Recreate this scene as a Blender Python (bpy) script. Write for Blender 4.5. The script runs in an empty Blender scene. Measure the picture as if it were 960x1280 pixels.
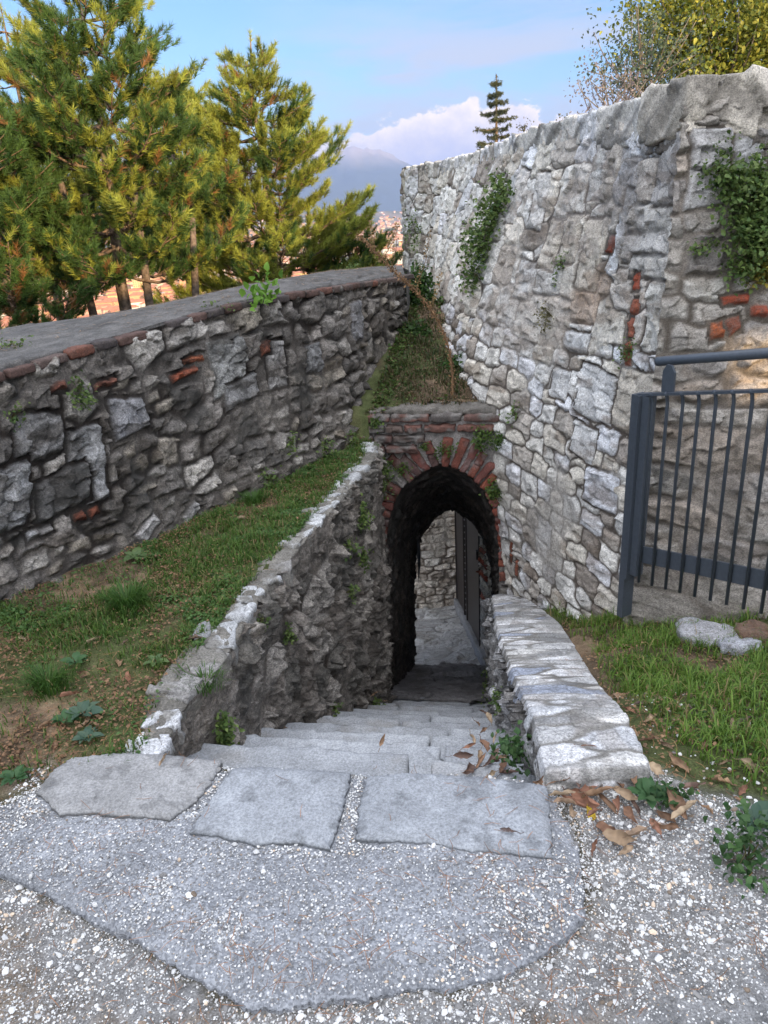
import bpy, math, random
import numpy as np
from mathutils import Matrix, Vector
random.seed(7); RNG = np.random.default_rng(7)
S = bpy.context.scene; C = S.collection
R = math.radians

# ------------------------------------------------------------------ camera
PITCH, ROLL, FPX = R(21.87), R(3.343), 950.0
_down = np.array([math.sin(ROLL)*math.cos(PITCH), math.cos(ROLL)*math.cos(PITCH), math.sin(PITCH)])
_f = np.array([0, 0, 1.0]) - _down*_down[2]; _f /= np.linalg.norm(_f)
_r = np.cross(_down, _f)
if _r[0] < 0: _r = -_r
MC = np.array([_r, _f, -_down])
CAM = np.array([0, 0, 1.6])
cd = bpy.data.cameras.new('camera'); cam = bpy.data.objects.new('camera', cd); C.objects.link(cam)
cd.sensor_fit = 'VERTICAL'; cd.sensor_height = 36; cd.lens = FPX/1280*36
cd.clip_start = 0.05; cd.clip_end = 60000
X, Yv, Z = MC[:, 0], -MC[:, 1], -MC[:, 2]
cam.matrix_world = Matrix(((X[0], Yv[0], Z[0], 0), (X[1], Yv[1], Z[1], 0), (X[2], Yv[2], Z[2], 1.6), (0, 0, 0, 1)))
S.camera = cam

# ------------------------------------------------------------------ light
SUN_EL, SUN_AZ = 13.0, 146.0          # azimuth clockwise from +Y (the viewing direction)
sd = np.array([math.sin(R(SUN_AZ))*math.cos(R(SUN_EL)), math.cos(R(SUN_AZ))*math.cos(R(SUN_EL)), math.sin(R(SUN_EL))])
sl = bpy.data.lights.new('sun', 'SUN'); so = bpy.data.objects.new('sun', sl); C.objects.link(so)
sl.energy = 5.0; sl.angle = R(0.5); sl.color = (1.0, 0.72, 0.42)
so.rotation_euler = Vector(sd).to_track_quat('Z', 'Y').to_euler()
S.view_settings.view_transform = 'Standard'; S.view_settings.look = 'None'; S.view_settings.gamma = 1
S.view_settings.use_curve_mapping = False
S.view_settings.exposure = 0.66
S.render.engine = 'CYCLES'
S.cycles.max_bounces = 6; S.cycles.diffuse_bounces = 3; S.cycles.transparent_max_bounces = 6
S.cycles.volume_bounces = 0

W = bpy.data.worlds.new('World'); S.world = W; W.use_nodes = True
def build_world():
    nt = W.node_tree; N = nt.nodes; L = nt.links; N.clear()
    out = N.new('ShaderNodeOutputWorld'); bg = N.new('ShaderNodeBackground'); bg.inputs['Strength'].default_value = 0.15
    L.new(bg.outputs[0], out.inputs[0])
    sky = N.new('ShaderNodeTexSky'); sky.sky_type = 'NISHITA'; sky.sun_disc = False
    sky.sun_elevation = R(SUN_EL); sky.sun_rotation = R(SUN_AZ); sky.altitude = 200
    sky.air_density = 1.0; sky.dust_density = 0.6; sky.ozone_density = 3.0
    tc = N.new('ShaderNodeTexCoord'); sep = N.new('ShaderNodeSeparateXYZ'); L.new(tc.outputs['Generated'], sep.inputs[0])
    def m(op, a, b=None, c=None, clamp=False):
        n = N.new('ShaderNodeMath'); n.operation = op; n.use_clamp = clamp
        for i, v in enumerate((a, b, c)):
            if v is None: continue
            if isinstance(v, (int, float)): n.inputs[i].default_value = v
            else: L.new(v, n.inputs[i])
        return n.outputs[0]
    def ss(x, a, b):
        n = N.new('ShaderNodeMapRange'); n.interpolation_type = 'SMOOTHSTEP'; L.new(x, n.inputs[0])
        n.inputs[1].default_value = a; n.inputs[2].default_value = b; return n.outputs[0]
    def noise(scale, detail, rough=0.55, vec=None, dist=0.0):
        n = N.new('ShaderNodeTexNoise'); n.inputs['Scale'].default_value = scale; n.inputs['Detail'].default_value = detail
        n.inputs['Roughness'].default_value = rough; n.inputs['Distortion'].default_value = dist
        L.new(vec if vec else tc.outputs['Generated'], n.inputs['Vector']); return n.outputs['Fac']
    def mapping(sx, sy, sz, loc=(0, 0, 0)):
        n = N.new('ShaderNodeMapping'); n.inputs['Scale'].default_value = (sx, sy, sz); n.inputs['Location'].default_value = loc
        L.new(tc.outputs['Generated'], n.inputs[0]); return n.outputs[0]
    x, y, z = sep.outputs
    az = m('ARCTAN2', x, y); el = m('ARCSINE', z)
    # cumulus bank low over the mountains
    n1 = noise(13, 9, 0.62, mapping(1, 1, 1.5), 0.1)
    n0 = noise(5, 3, 0.5, mapping(1, 1, .6, (3, 1, 0)))
    prof = m('ADD', m('MULTIPLY', m('SUBTRACT', n0, 0.5), 0.15), 0.085)
    env = m('SUBTRACT', 1.0, m('ABSOLUTE', m('MULTIPLY', m('SUBTRACT', az, 0.12), 2.2)))
    prof = m('MULTIPLY', prof, m('ADD', 0.55, m('MULTIPLY', ss(env, -1.0, 0.8), 0.45)))
    top = m('ADD', prof, m('MULTIPLY', m('SUBTRACT', n1, 0.5), 0.11))
    cum = ss(m('SUBTRACT', top, el), -0.001, 0.006)
    cum = m('MULTIPLY', cum, ss(el, 0.0, 0.03))
    n2 = noise(34, 6, 0.6, mapping(1, 1, 1.2, (.4, 0, 0)))
    ccol = N.new('ShaderNodeMix'); ccol.data_type = 'RGBA'
    L.new(ss(m('ADD', m('MULTIPLY', m('SUBTRACT', top, el), -7), n2), 0.0, .62), ccol.inputs[0])
    ccol.inputs[6].default_value = (4.2, 3.9, 4.3, 1); ccol.inputs[7].default_value = (7.0, 5.9, 4.7, 1)
    # flat lilac sheet above
    n3 = noise(3.2, 7, 0.55, mapping(1, 1, 5.5, (.9, .3, 0)), 0.4)
    n5 = noise(1.7, 5, 0.5, mapping(1, 1, 4.0, (2.9, .3, 0)), 0.2)
    band = m('MULTIPLY', ss(el, 0.02, 0.10), m('SUBTRACT', 1.0, ss(el, 0.14, 0.24)))
    strat = m('MULTIPLY', ss(n3, 0.40, 0.60), band)
    strat = m('MULTIPLY', strat, ss(az, -.16, .02))
    wisp = m('MULTIPLY', ss(n5, 0.50, 0.78), m('MULTIPLY', ss(el, .08, .22), 0.45))
    # unseen bright cloud added overhead and behind the viewer to lift the shade
    n4 = noise(2.2, 6, 0.6, mapping(1, 1, 1, (5, 2, 1)), 0.5)
    ov = m('MAXIMUM', ss(el, 0.55, 1.0), m('MULTIPLY', ss(m('MULTIPLY', y, -1), 0.05, .5), ss(el, .1, .3)))
    ov = m('MULTIPLY', ov, ss(n4, 0.26, 0.46))
    def mix(fac, a, b):
        n = N.new('ShaderNodeMix'); n.data_type = 'RGBA'
        if isinstance(fac, float): n.inputs[0].default_value = fac
        else: L.new(fac, n.inputs[0])
        for i, v in ((6, a), (7, b)):
            if isinstance(v, tuple): n.inputs[i].default_value = (*v, 1)
            else: L.new(v, n.inputs[i])
        return n.outputs[2]
    hs = N.new('ShaderNodeVectorMath'); hs.operation = 'MULTIPLY'; L.new(sky.outputs[0], hs.inputs[0]); hs.inputs[1].default_value = (.74, .85, .98)
    c = mix(wisp, hs.outputs[0], (4.1, 4.5, 5.0))
    c = mix(m('MULTIPLY', strat, 0.85), c, (3.15, 3.2, 3.55))
    c = mix(cum, c, ccol.outputs[2])
    c = mix(ov, c, (12.4, 12.7, 13.6))
    L.new(c, bg.inputs['Color'])
build_world()

# ------------------------------------------------------------------ helpers: measuring
def ray(x, y): return MC @ (np.array([x-480, y-640, FPX])/FPX)
def at(x, y, Y): d = ray(x, y); return CAM + d*(Y/d[1])          # point seen at photo pixel, at distance Y
def atz(x, y, z): d = ray(x, y); return CAM + d*((z-1.6)/d[2])   # ... at height z
def ats(x, y, z0, k, Y0): d = ray(x, y); return CAM + d*((z0-k*Y0-1.6)/(d[2]-k*d[1]))

# ------------------------------------------------------------------ helpers: noise
def h32(*a):
    h = np.uint32(2166136261)
    for i, v in enumerate(a):
        v = np.asarray(v).astype(np.int64).astype(np.uint32)
        h = (h ^ v)*np.uint32(16777619); h = h ^ (h >> np.uint32(15)); h = h*np.uint32(2246822519); h = h ^ (h >> np.uint32(13))
    return h
def hf(*a):
    with np.errstate(over='ignore'): return h32(*a).astype(np.float64)/4294967296.0
def vn(p, q, seed=0, r=None):
    i = np.floor(p); j = np.floor(q); a = p-i; b = q-j; a = a*a*(3-2*a); b = b*b*(3-2*b)
    if r is None:
        f = lambda di, dj: hf(i+di, j+dj, seed)
        return (f(0,0)*(1-a)+f(1,0)*a)*(1-b)+(f(0,1)*(1-a)+f(1,1)*a)*b
    k = np.floor(r); c = r-k; c = c*c*(3-2*c)
    f = lambda di, dj, dk: hf(i+di, j+dj, k+dk, seed)
    lo = (f(0,0,0)*(1-a)+f(1,0,0)*a)*(1-b)+(f(0,1,0)*(1-a)+f(1,1,0)*a)*b
    hi = (f(0,0,1)*(1-a)+f(1,0,1)*a)*(1-b)+(f(0,1,1)*(1-a)+f(1,1,1)*a)*b
    return lo*(1-c)+hi*c
def fbm(p, q, o=4, seed=0, r=None, g=.5):
    s = 0; am = 1; t = 0
    for k in range(o):
        s = s+am*vn(p*2**k+17*k, q*2**k+9*k, seed+k, None if r is None else r*2**k); t += am; am *= g
    return s/t-0.5
def ridge(p, q, o=4, seed=0, g=.55):
    s = 0; am = 1; t = 0
    for k in range(o):
        s = s+am*(1-np.abs(2*vn(p*2**k+5*k, q*2**k+3*k, seed+k)-1)); t += am; am *= g
    return s/t
def sst(x, a, b): t = np.clip((x-a)/(b-a), 0, 1); return t*t*(3-2*t)
def lerp(a, b, t): return a+(b-a)*t

# ------------------------------------------------------------------ helpers: objects
def tag(o, label=None, cat=None, group=None, kind=None):
    for k, v in (('label', label), ('category', cat), ('group', group), ('kind', kind or 'thing')):
        if v: o[k] = v
    return o
def link(name, me, mat, parent=None):
    o = bpy.data.objects.new(name, me); C.objects.link(o)
    if mat: me.materials.append(mat)
    if parent: o.parent = parent
    return o
def empty(name, loc=(0, 0, 0)):
    o = bpy.data.objects.new(name, None); C.objects.link(o); o.location = loc; o.empty_display_size = .1; return o
def mesh(name, V, F, mat, parent=None, col=None, smooth=True, rebase=True):
    """V (n,3); F (m,3|4) array or list of arrays; col (n,3) point colours"""
    V = np.asarray(V, np.float32); Fs = F if isinstance(F, list) else [F]; Fs = [np.asarray(f, np.int32) for f in Fs if len(f)]
    off = OFF[parent.name] if parent is not None else (np.array([*(V.min(0)+V.max(0))[:2]/2, V[:, 2].min()]) if rebase else np.zeros(3)); V = (V-off).astype(np.float32)
    me = bpy.data.meshes.new(name)
    me.vertices.add(len(V)); me.vertices.foreach_set('co', V.ravel())
    nl = sum(f.size for f in Fs); nf = sum(len(f) for f in Fs)
    me.loops.add(nl); me.loops.foreach_set('vertex_index', np.concatenate([f.ravel() for f in Fs]))
    tot = np.concatenate([np.full(len(f), f.shape[1], np.int32) for f in Fs]); st = np.concatenate([[0], np.cumsum(tot)[:-1]]).astype(np.int32)
    me.polygons.add(nf); me.polygons.foreach_set('loop_start', st); me.polygons.foreach_set('loop_total', tot)
    me.polygons.foreach_set('use_smooth', np.full(nf, smooth))
    if col is not None:
        a = me.color_attributes.new('Col', 'FLOAT_COLOR', 'POINT')
        c = np.ones((len(V), 4), np.float32); c[:, :3] = col; a.data.foreach_set('color', c.ravel())
    me.update(calc_edges=True)
    o = link(name, me, mat, parent); OFF[o.name] = off
    if parent is None: o.location = off
    return o
OFF = {}
class MB:
    """collects pieces of one mesh"""
    def __init__(s): s.V = []; s.Q = []; s.T = []; s.c = []; s.n = 0
    def add(s, V, Q=None, T=None, col=(.5, .5, .5)):
        V = np.asarray(V, float).reshape(-1, 3)
        s.V.append(V)
        if Q is not None and len(Q): s.Q.append(np.asarray(Q)+s.n)
        if T is not None and len(T): s.T.append(np.asarray(T)+s.n)
        c = np.asarray(col, float); s.c.append(np.broadcast_to(c, (len(V), 3)) if c.ndim == 1 else c); s.n += len(V); return s
    def build(s, name, mat, parent=None, smooth=True):
        F = []
        if s.Q: F.append(np.concatenate(s.Q))
        if s.T: F.append(np.concatenate(s.T))
        return mesh(name, np.concatenate(s.V), F, mat, parent, np.concatenate(s.c), smooth)
def gridF(nu, nv, flip=False):
    i = np.arange(nu-1)[:, None]*nv+np.arange(nv-1)[None, :]; i = i.ravel()
    q = np.stack([i, i+nv, i+nv+1, i+1], 1); return q[:, ::-1] if flip else q
def tube(pts, rad, n=6, cap=True):
    P = np.asarray(pts, float); k = len(P); rad = np.broadcast_to(np.asarray(rad, float), (k,))
    T = np.gradient(P, axis=0); T /= np.linalg.norm(T, axis=1)[:, None]+1e-9
    up = np.array([0, 0, 1.0]); 
    if abs(T[0] @ up) > .9: up = np.array([1.0, 0, 0])
    A = np.cross(T, up); A /= np.linalg.norm(A, axis=1)[:, None]+1e-9; B = np.cross(T, A)
    t = np.linspace(0, 2*math.pi, n, endpoint=False)
    V = P[:, None]+rad[:, None, None]*(np.cos(t)[None, :, None]*A[:, None]+np.sin(t)[None, :, None]*B[:, None])
    V = V.reshape(-1, 3); Q = []
    i = np.arange(k-1)[:, None]*n; j = np.arange(n)[None]; j2 = (j+1) % n
    Q = np.stack([i+j, i+j2, i+n+j2, i+n+j], -1).reshape(-1, 4)
    Tt = []
    if cap:
        V = np.vstack([V, P[0], P[-1]]); a = k*n
        Tt = [[a, (q+1) % n, q] for q in range(n)]+[[a+1, (k-1)*n+q, (k-1)*n+(q+1) % n] for q in range(n)]
    return V, Q, np.array(Tt)
_cube = {}
def unitblock(n=(6, 6, 6)):
    if n in _cube: return _cube[n]
    nx, ny, nz = n; idx = {}; V = []; Q = []
    def vid(i, j, k):
        if (i, j, k) not in idx: idx[(i, j, k)] = len(V); V.append((2*i/nx-1, 2*j/ny-1, 2*k/nz-1))
        return idx[(i, j, k)]
    for i in range(nx):
        for j in range(ny):
            Q.append([vid(i, j, 0), vid(i, j+1, 0), vid(i+1, j+1, 0), vid(i+1, j, 0)])
            Q.append([vid(i, j, nz), vid(i+1, j, nz), vid(i+1, j+1, nz), vid(i, j+1, nz)])
    for i in range(nx):
        for k in range(nz):
            Q.append([vid(i, 0, k), vid(i+1, 0, k), vid(i+1, 0, k+1), vid(i, 0, k+1)])
            Q.append([vid(i, ny, k), vid(i, ny, k+1), vid(i+1, ny, k+1), vid(i+1, ny, k)])
    for j in range(ny):
        for k in range(nz):
            Q.append([vid(0, j, k), vid(0, j, k+1), vid(0, j+1, k+1), vid(0, j+1, k)])
            Q.append([vid(nx, j, k), vid(nx, j+1, k), vid(nx, j+1, k+1), vid(nx, j, k+1)])
    _cube[n] = (np.array(V), np.array(Q)); return _cube[n]
_bc = [0]
def block(size, n=(8, 8, 4), r=.02, amp=.008, sc=9., warp=None, chip=.07):
    """rough, rounded stone block around the origin, size = full extents"""
    V, Q = unitblock(n); h = np.array(size)/2; _bc[0] += 1; s = _bc[0]*13
    P = V*h; r = min(r, h.min()*.9)
    q = np.clip(P, -(h-r), h-r); d = P-q; l = np.linalg.norm(d, axis=1)[:, None]
    P = np.where(l > 1e-6, q+d/(l+1e-9)*r, P)
    if warp is not None: P = warp(P)
    Nn = P/(np.linalg.norm(P/h, axis=1)[:, None]+1e-6)/h; Nn = V/np.linalg.norm(V, axis=1)[:, None]
    a = fbm(P[:, 0]*sc+s, P[:, 1]*sc, 4, s, P[:, 2]*sc)*2*amp+fbm(P[:, 0]*sc*.35+s, P[:, 1]*sc*.35, 2, s+5, P[:, 2]*sc*.35)*2*amp
    f1, fi, fj, du, dv = cells(P[:, 0]+P[:, 2]*.6+s, P[:, 1]+P[:, 2]*.8, chip, chip*.8, s, jit=.48, wv=.2, p=2); q = [hf(fi, fj, s+k) for k in range(3)]
    a += (((q[0]-.5)*du+(q[1]-.5)*dv)*.7+(q[2]-.5)*.12*chip)*min(1, amp/.008)
    return P+Nn*a[:, None], Q
def frame(o, x, y, z): return np.array(o), np.array([x, y, z], float)
def place(P, o, ax): return np.asarray(P) @ np.asarray(ax, float)+np.asarray(o)
def unit(v): v = np.asarray(v, float); return v/np.linalg.norm(v)

# ------------------------------------------------------------------ materials
def nodes(name):
    m = bpy.data.materials.new(name); m.use_nodes = True; nt = m.node_tree; N = nt.nodes; L = nt.links
    return m, N, L, N['Principled BSDF']
def mapr(N, L, x, a, b, c=0., d=1., smooth=True):
    n = N.new('ShaderNodeMapRange'); n.interpolation_type = 'SMOOTHSTEP' if smooth else 'LINEAR'; L.new(x, n.inputs[0])
    for i, v in enumerate((a, b, c, d)): n.inputs[i+1].default_value = v
    return n.outputs[0]
def noiseN(N, L, scale, detail=6, rough=.6, dist=0., stretch=None):
    tc = N.new('ShaderNodeNewGeometry'); v = tc.outputs['Position']
    if stretch:
        mp = N.new('ShaderNodeMapping'); mp.inputs['Scale'].default_value = stretch; L.new(v, mp.inputs[0]); v = mp.outputs[0]
    n = N.new('ShaderNodeTexNoise'); n.inputs['Scale'].default_value = scale; n.inputs['Detail'].default_value = detail
    n.inputs['Roughness'].default_value = rough; n.inputs['Distortion'].default_value = dist; L.new(v, n.inputs['Vector']); return n.outputs['Fac']
def voroN(N, L, scale, feat='F1', rnd=1.0):
    tc = N.new('ShaderNodeNewGeometry'); n = N.new('ShaderNodeTexVoronoi'); n.feature = feat
    n.inputs['Scale'].default_value = scale; n.inputs['Randomness'].default_value = rnd; L.new(tc.outputs['Position'], n.inputs['Vector']); return n
def mixN(N, L, fac, a, b, mode='MIX'):
    n = N.new('ShaderNodeMix'); n.data_type = 'RGBA'; n.blend_type = mode
    if isinstance(fac, (int, float)): n.inputs[0].default_value = fac
    else: L.new(fac, n.inputs[0])
    for i, v in ((6, a), (7, b)):
        if isinstance(v, tuple): n.inputs[i].default_value = (*v, 1)
        else: L.new(v, n.inputs[i])
    return n.outputs[2]
def attrN(N): n = N.new('ShaderNodeAttribute'); n.attribute_name = 'Col'; return n.outputs['Color']
def bumpN(N, L, h, strength, dist, prev=None):
    n = N.new('ShaderNodeBump'); n.inputs['Strength'].default_value = strength; n.inputs['Distance'].default_value = dist
    L.new(h, n.inputs['Height'])
    if prev: L.new(prev, n.inputs['Normal'])
    return n.outputs[0]

def stone_mat(name, vary=.35, crack=.5, crack_col=(.09, .08, .075), fine=90, bump=.7, stain=None, stain_amt=0., chip=28, pits=.45, micro=(.62, 1.22)):
    m, N, L, B = nodes(name); c = attrN(N)
    n1 = noiseN(N, L, 9, 8, .65); n2 = noiseN(N, L, fine, 6, .65); n3 = noiseN(N, L, 26, 5, .6, 1.2)
    g = mapr(N, L, n1, .3, .7, 1-vary, 1+vary); vm = N.new('ShaderNodeVectorMath'); vm.operation = 'SCALE'; L.new(c, vm.inputs[0]); L.new(g, vm.inputs['Scale']); c = vm.outputs[0]
    g2 = mapr(N, L, n2, .3, .7, 1-vary*.7, 1+vary*.7); vm = N.new('ShaderNodeVectorMath'); vm.operation = 'SCALE'; L.new(c, vm.inputs[0]); L.new(g2, vm.inputs['Scale']); c = vm.outputs[0]
    # hairline fractures: ridge of a distorted noise
    a = N.new('ShaderNodeMath'); a.operation = 'ABSOLUTE'; s = N.new('ShaderNodeMath'); s.operation = 'SUBTRACT'; L.new(n3, s.inputs[0]); s.inputs[1].default_value = .5; L.new(s.outputs[0], a.inputs[0])
    ck = mapr(N, L, a.outputs[0], 0.0, .03, crack, 0.0)
    c = mixN(N, L, ck, c, crack_col)
    n5 = noiseN(N, L, 42, 10, .78); c = mixN(N, L, mapr(N, L, n5, .50, .62, 0, pits), c, crack_col)
    n6 = noiseN(N, L, 130, 8, .75, 0, (1, 1, 1.6)); g3 = mapr(N, L, n6, .36, .62, micro[0], micro[1]); vm = N.new('ShaderNodeVectorMath'); vm.operation = 'SCALE'; L.new(c, vm.inputs[0]); L.new(g3, vm.inputs['Scale']); c = vm.outputs[0]
    if stain:
        n4 = noiseN(N, L, 3.2, 9, .72, .3); c = mixN(N, L, mapr(N, L, n4, .5, .66, 0, stain_amt), c, stain)
    L.new(c, B.inputs['Base Color']); B.inputs['Roughness'].default_value = .88; B.inputs['Specular IOR Level'].default_value = .25
    v = voroN(N, L, chip).outputs['Distance']
    b = bumpN(N, L, v, bump*.5, .012); b = bumpN(N, L, n5, -.7*bump, .010, b); b = bumpN(N, L, noiseN(N, L, 38, 8, .7, .6), bump, .012, b); b = bumpN(N, L, ck, -.6, .006, b) if crack else b
    b = bumpN(N, L, n2, bump*.6, .003, b)
    L.new(b, B.inputs['Normal']); return m
M_lime = stone_mat('limestone', .16, .50, (.13, .115, .10), 110, .75, chip=24)
M_dark = stone_mat('weathered_rubble', .38, .5, (.035, .033, .03), 85, .9, (.03, .03, .028), .75)
M_cope = stone_mat('coping_stone', .2, .5, (.12, .12, .11), 100, .7, chip=20)
M_slab = stone_mat('gneiss_slab', .13, .12, (.12, .125, .13), 220, .4, chip=60, pits=.22, micro=(.72, 1.2))
M_brick = stone_mat('old_brick', .3, .25, (.08, .06, .05), 120, .6)
M_mortar = stone_mat('mortar', .3, .3, (.08, .075, .07), 120, .8)

def leaf_mat(name, trans=.35, rough=.55):
    m, N, L, B = nodes(name); c = attrN(N)
    B.inputs['Roughness'].default_value = rough; B.inputs['Specular IOR Level'].default_value = .3
    L.new(c, B.inputs['Base Color'])
    t = N.new('ShaderNodeBsdfTranslucent'); L.new(c, t.inputs['Color']); mx = N.new('ShaderNodeMixShader'); mx.inputs[0].default_value = trans
    L.new(B.outputs[0], mx.inputs[1]); L.new(t.outputs[0], mx.inputs[2]); L.new(mx.outputs[0], N['Material Output'].inputs[0]); return m
M_leaf = leaf_mat('leaf'); M_needle = leaf_mat('needles', .25, .6); M_dry = leaf_mat('dry_leaf', .15, .7); M_grass = leaf_mat('grass_blade', .4)
def plain_mat(name, rough=.85, vary=.25, scale=30, spec=.3, metal=0., bump=0.4):
    m, N, L, B = nodes(name); c = attrN(N); n1 = noiseN(N, L, scale, 6, .65)
    g = mapr(N, L, n1, .3, .7, 1-vary, 1+vary); vm = N.new('ShaderNodeVectorMath'); vm.operation = 'SCALE'; L.new(c, vm.inputs[0]); L.new(g, vm.inputs['Scale'])
    L.new(vm.outputs[0], B.inputs['Base Color']); B.inputs['Roughness'].default_value = rough; B.inputs['Specular IOR Level'].default_value = spec; B.inputs['Metallic'].default_value = metal
    L.new(bumpN(N, L, n1, bump, .006), B.inputs['Normal']); return m
M_bark = plain_mat('bark', .9, .5, 22, .15, bump=1.)
M_steel = plain_mat('painted_steel', .42, .10, 60, .5, 0.15, bump=.05)
M_pebble = plain_mat('pebble', .85, .12, 300, .3, bump=.1)
M_far = plain_mat('stucco', .9, .12, .3, .2, bump=0)

def ground_mat():
    m, N, L, B = nodes('ground_soil'); c = attrN(N)
    n1 = noiseN(N, L, 14, 8, .7); n2 = noiseN(N, L, 160, 4, .7); n3 = noiseN(N, L, 60, 6, .7)
    for n, a in ((n1, .3), (n2, .35)):
        g = mapr(N, L, n, .3, .7, 1-a, 1+a); vm = N.new('ShaderNodeVectorMath'); vm.operation = 'SCALE'; L.new(c, vm.inputs[0]); L.new(g, vm.inputs['Scale']); c = vm.outputs[0]
    L.new(c, B.inputs['Base Color']); B.inputs['Roughness'].default_value = .95; B.inputs['Specular IOR Level'].default_value = .1
    b = bumpN(N, L, n3, .8, .012); b = bumpN(N, L, n2, .7, .004, b); L.new(b, B.inputs['Normal']); return m
M_ground = ground_mat()
def pad_mat():
    # concrete with embedded aggregate chips of white / grey
    m, N, L, B = nodes('aggregate_concrete'); c = attrN(N)
    v = voroN(N, L, 210); r = N.new('ShaderNodeSeparateColor'); L.new(v.outputs['Color'], r.inputs[0])
    v2 = voroN(N, L, 95); r2 = N.new('ShaderNodeSeparateColor'); L.new(v2.outputs['Color'], r2.inputs[0])
    chip = mixN(N, L, mapr(N, L, r.outputs[0], .15, .95, 0, 1, False), (.13, .137, .15), (.37, .385, .41))
    c = mixN(N, L, .62, c, chip)
    inb = N.new('ShaderNodeMath'); inb.operation = 'MULTIPLY'; L.new(mapr(N, L, r2.outputs[1], .74, .80), inb.inputs[0]); L.new(mapr(N, L, v2.outputs['Distance'], .35, .25), inb.inputs[1])
    c = mixN(N, L, inb.outputs[0], c, (.60, .60, .60))
    n1 = noiseN(N, L, 5, 7, .65); g = mapr(N, L, n1, .3, .7, .82, 1.18); vm = N.new('ShaderNodeVectorMath'); vm.operation = 'SCALE'; L.new(c, vm.inputs[0]); L.new(g, vm.inputs['Scale'])
    L.new(vm.outputs[0], B.inputs['Base Color']); B.inputs['Roughness'].default_value = .85
    b = bumpN(N, L, v.outputs['Distance'], -.5, .006); b = bumpN(N, L, noiseN(N, L, 45, 6, .7), .6, .008, b); L.new(b, B.inputs['Normal']); return m
M_pad = pad_mat()

# ------------------------------------------------------------------ masonry
def cells(u, v, a, b, seed, jit=.30, wv=.12, p=5):
    j0 = np.floor(v/b); F1 = np.full(u.shape, 9.); F2 = np.full(u.shape, 9.); I = np.zeros(u.shape); J = np.zeros(u.shape); CU = np.zeros(u.shape); CV = np.zeros(u.shape)
    for dj in (-1, 0, 1):
        j = j0+dj; off = hf(j, seed)*a; aj = a
        i0 = np.floor((u+off)/aj)
        for di in (-1, 0, 1):
            i = i0+di
            cu = (i+.5+jit*(hf(i, j, seed+1)-.5)*2)*aj-off; cv = (j+.5+jit*(hf(i, j, seed+2)-.5)*1.2)*b
            d = (np.abs((u-cu)/a)**p+np.abs((v-cv)/b)**p)**(1/p)-wv*(hf(i, j, seed+3)*2-1)
            m = d < F1
            F2 = np.where(m, F1, np.minimum(F2, d)); F1 = np.where(m, d, F1)
            I = np.where(m, i, I); J = np.where(m, j, J); CU = np.where(m, cu, CU); CV = np.where(m, cv, CV)
    return (F2-F1)*min(a, b)*.5, I, J, u-CU, v-CV
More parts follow.
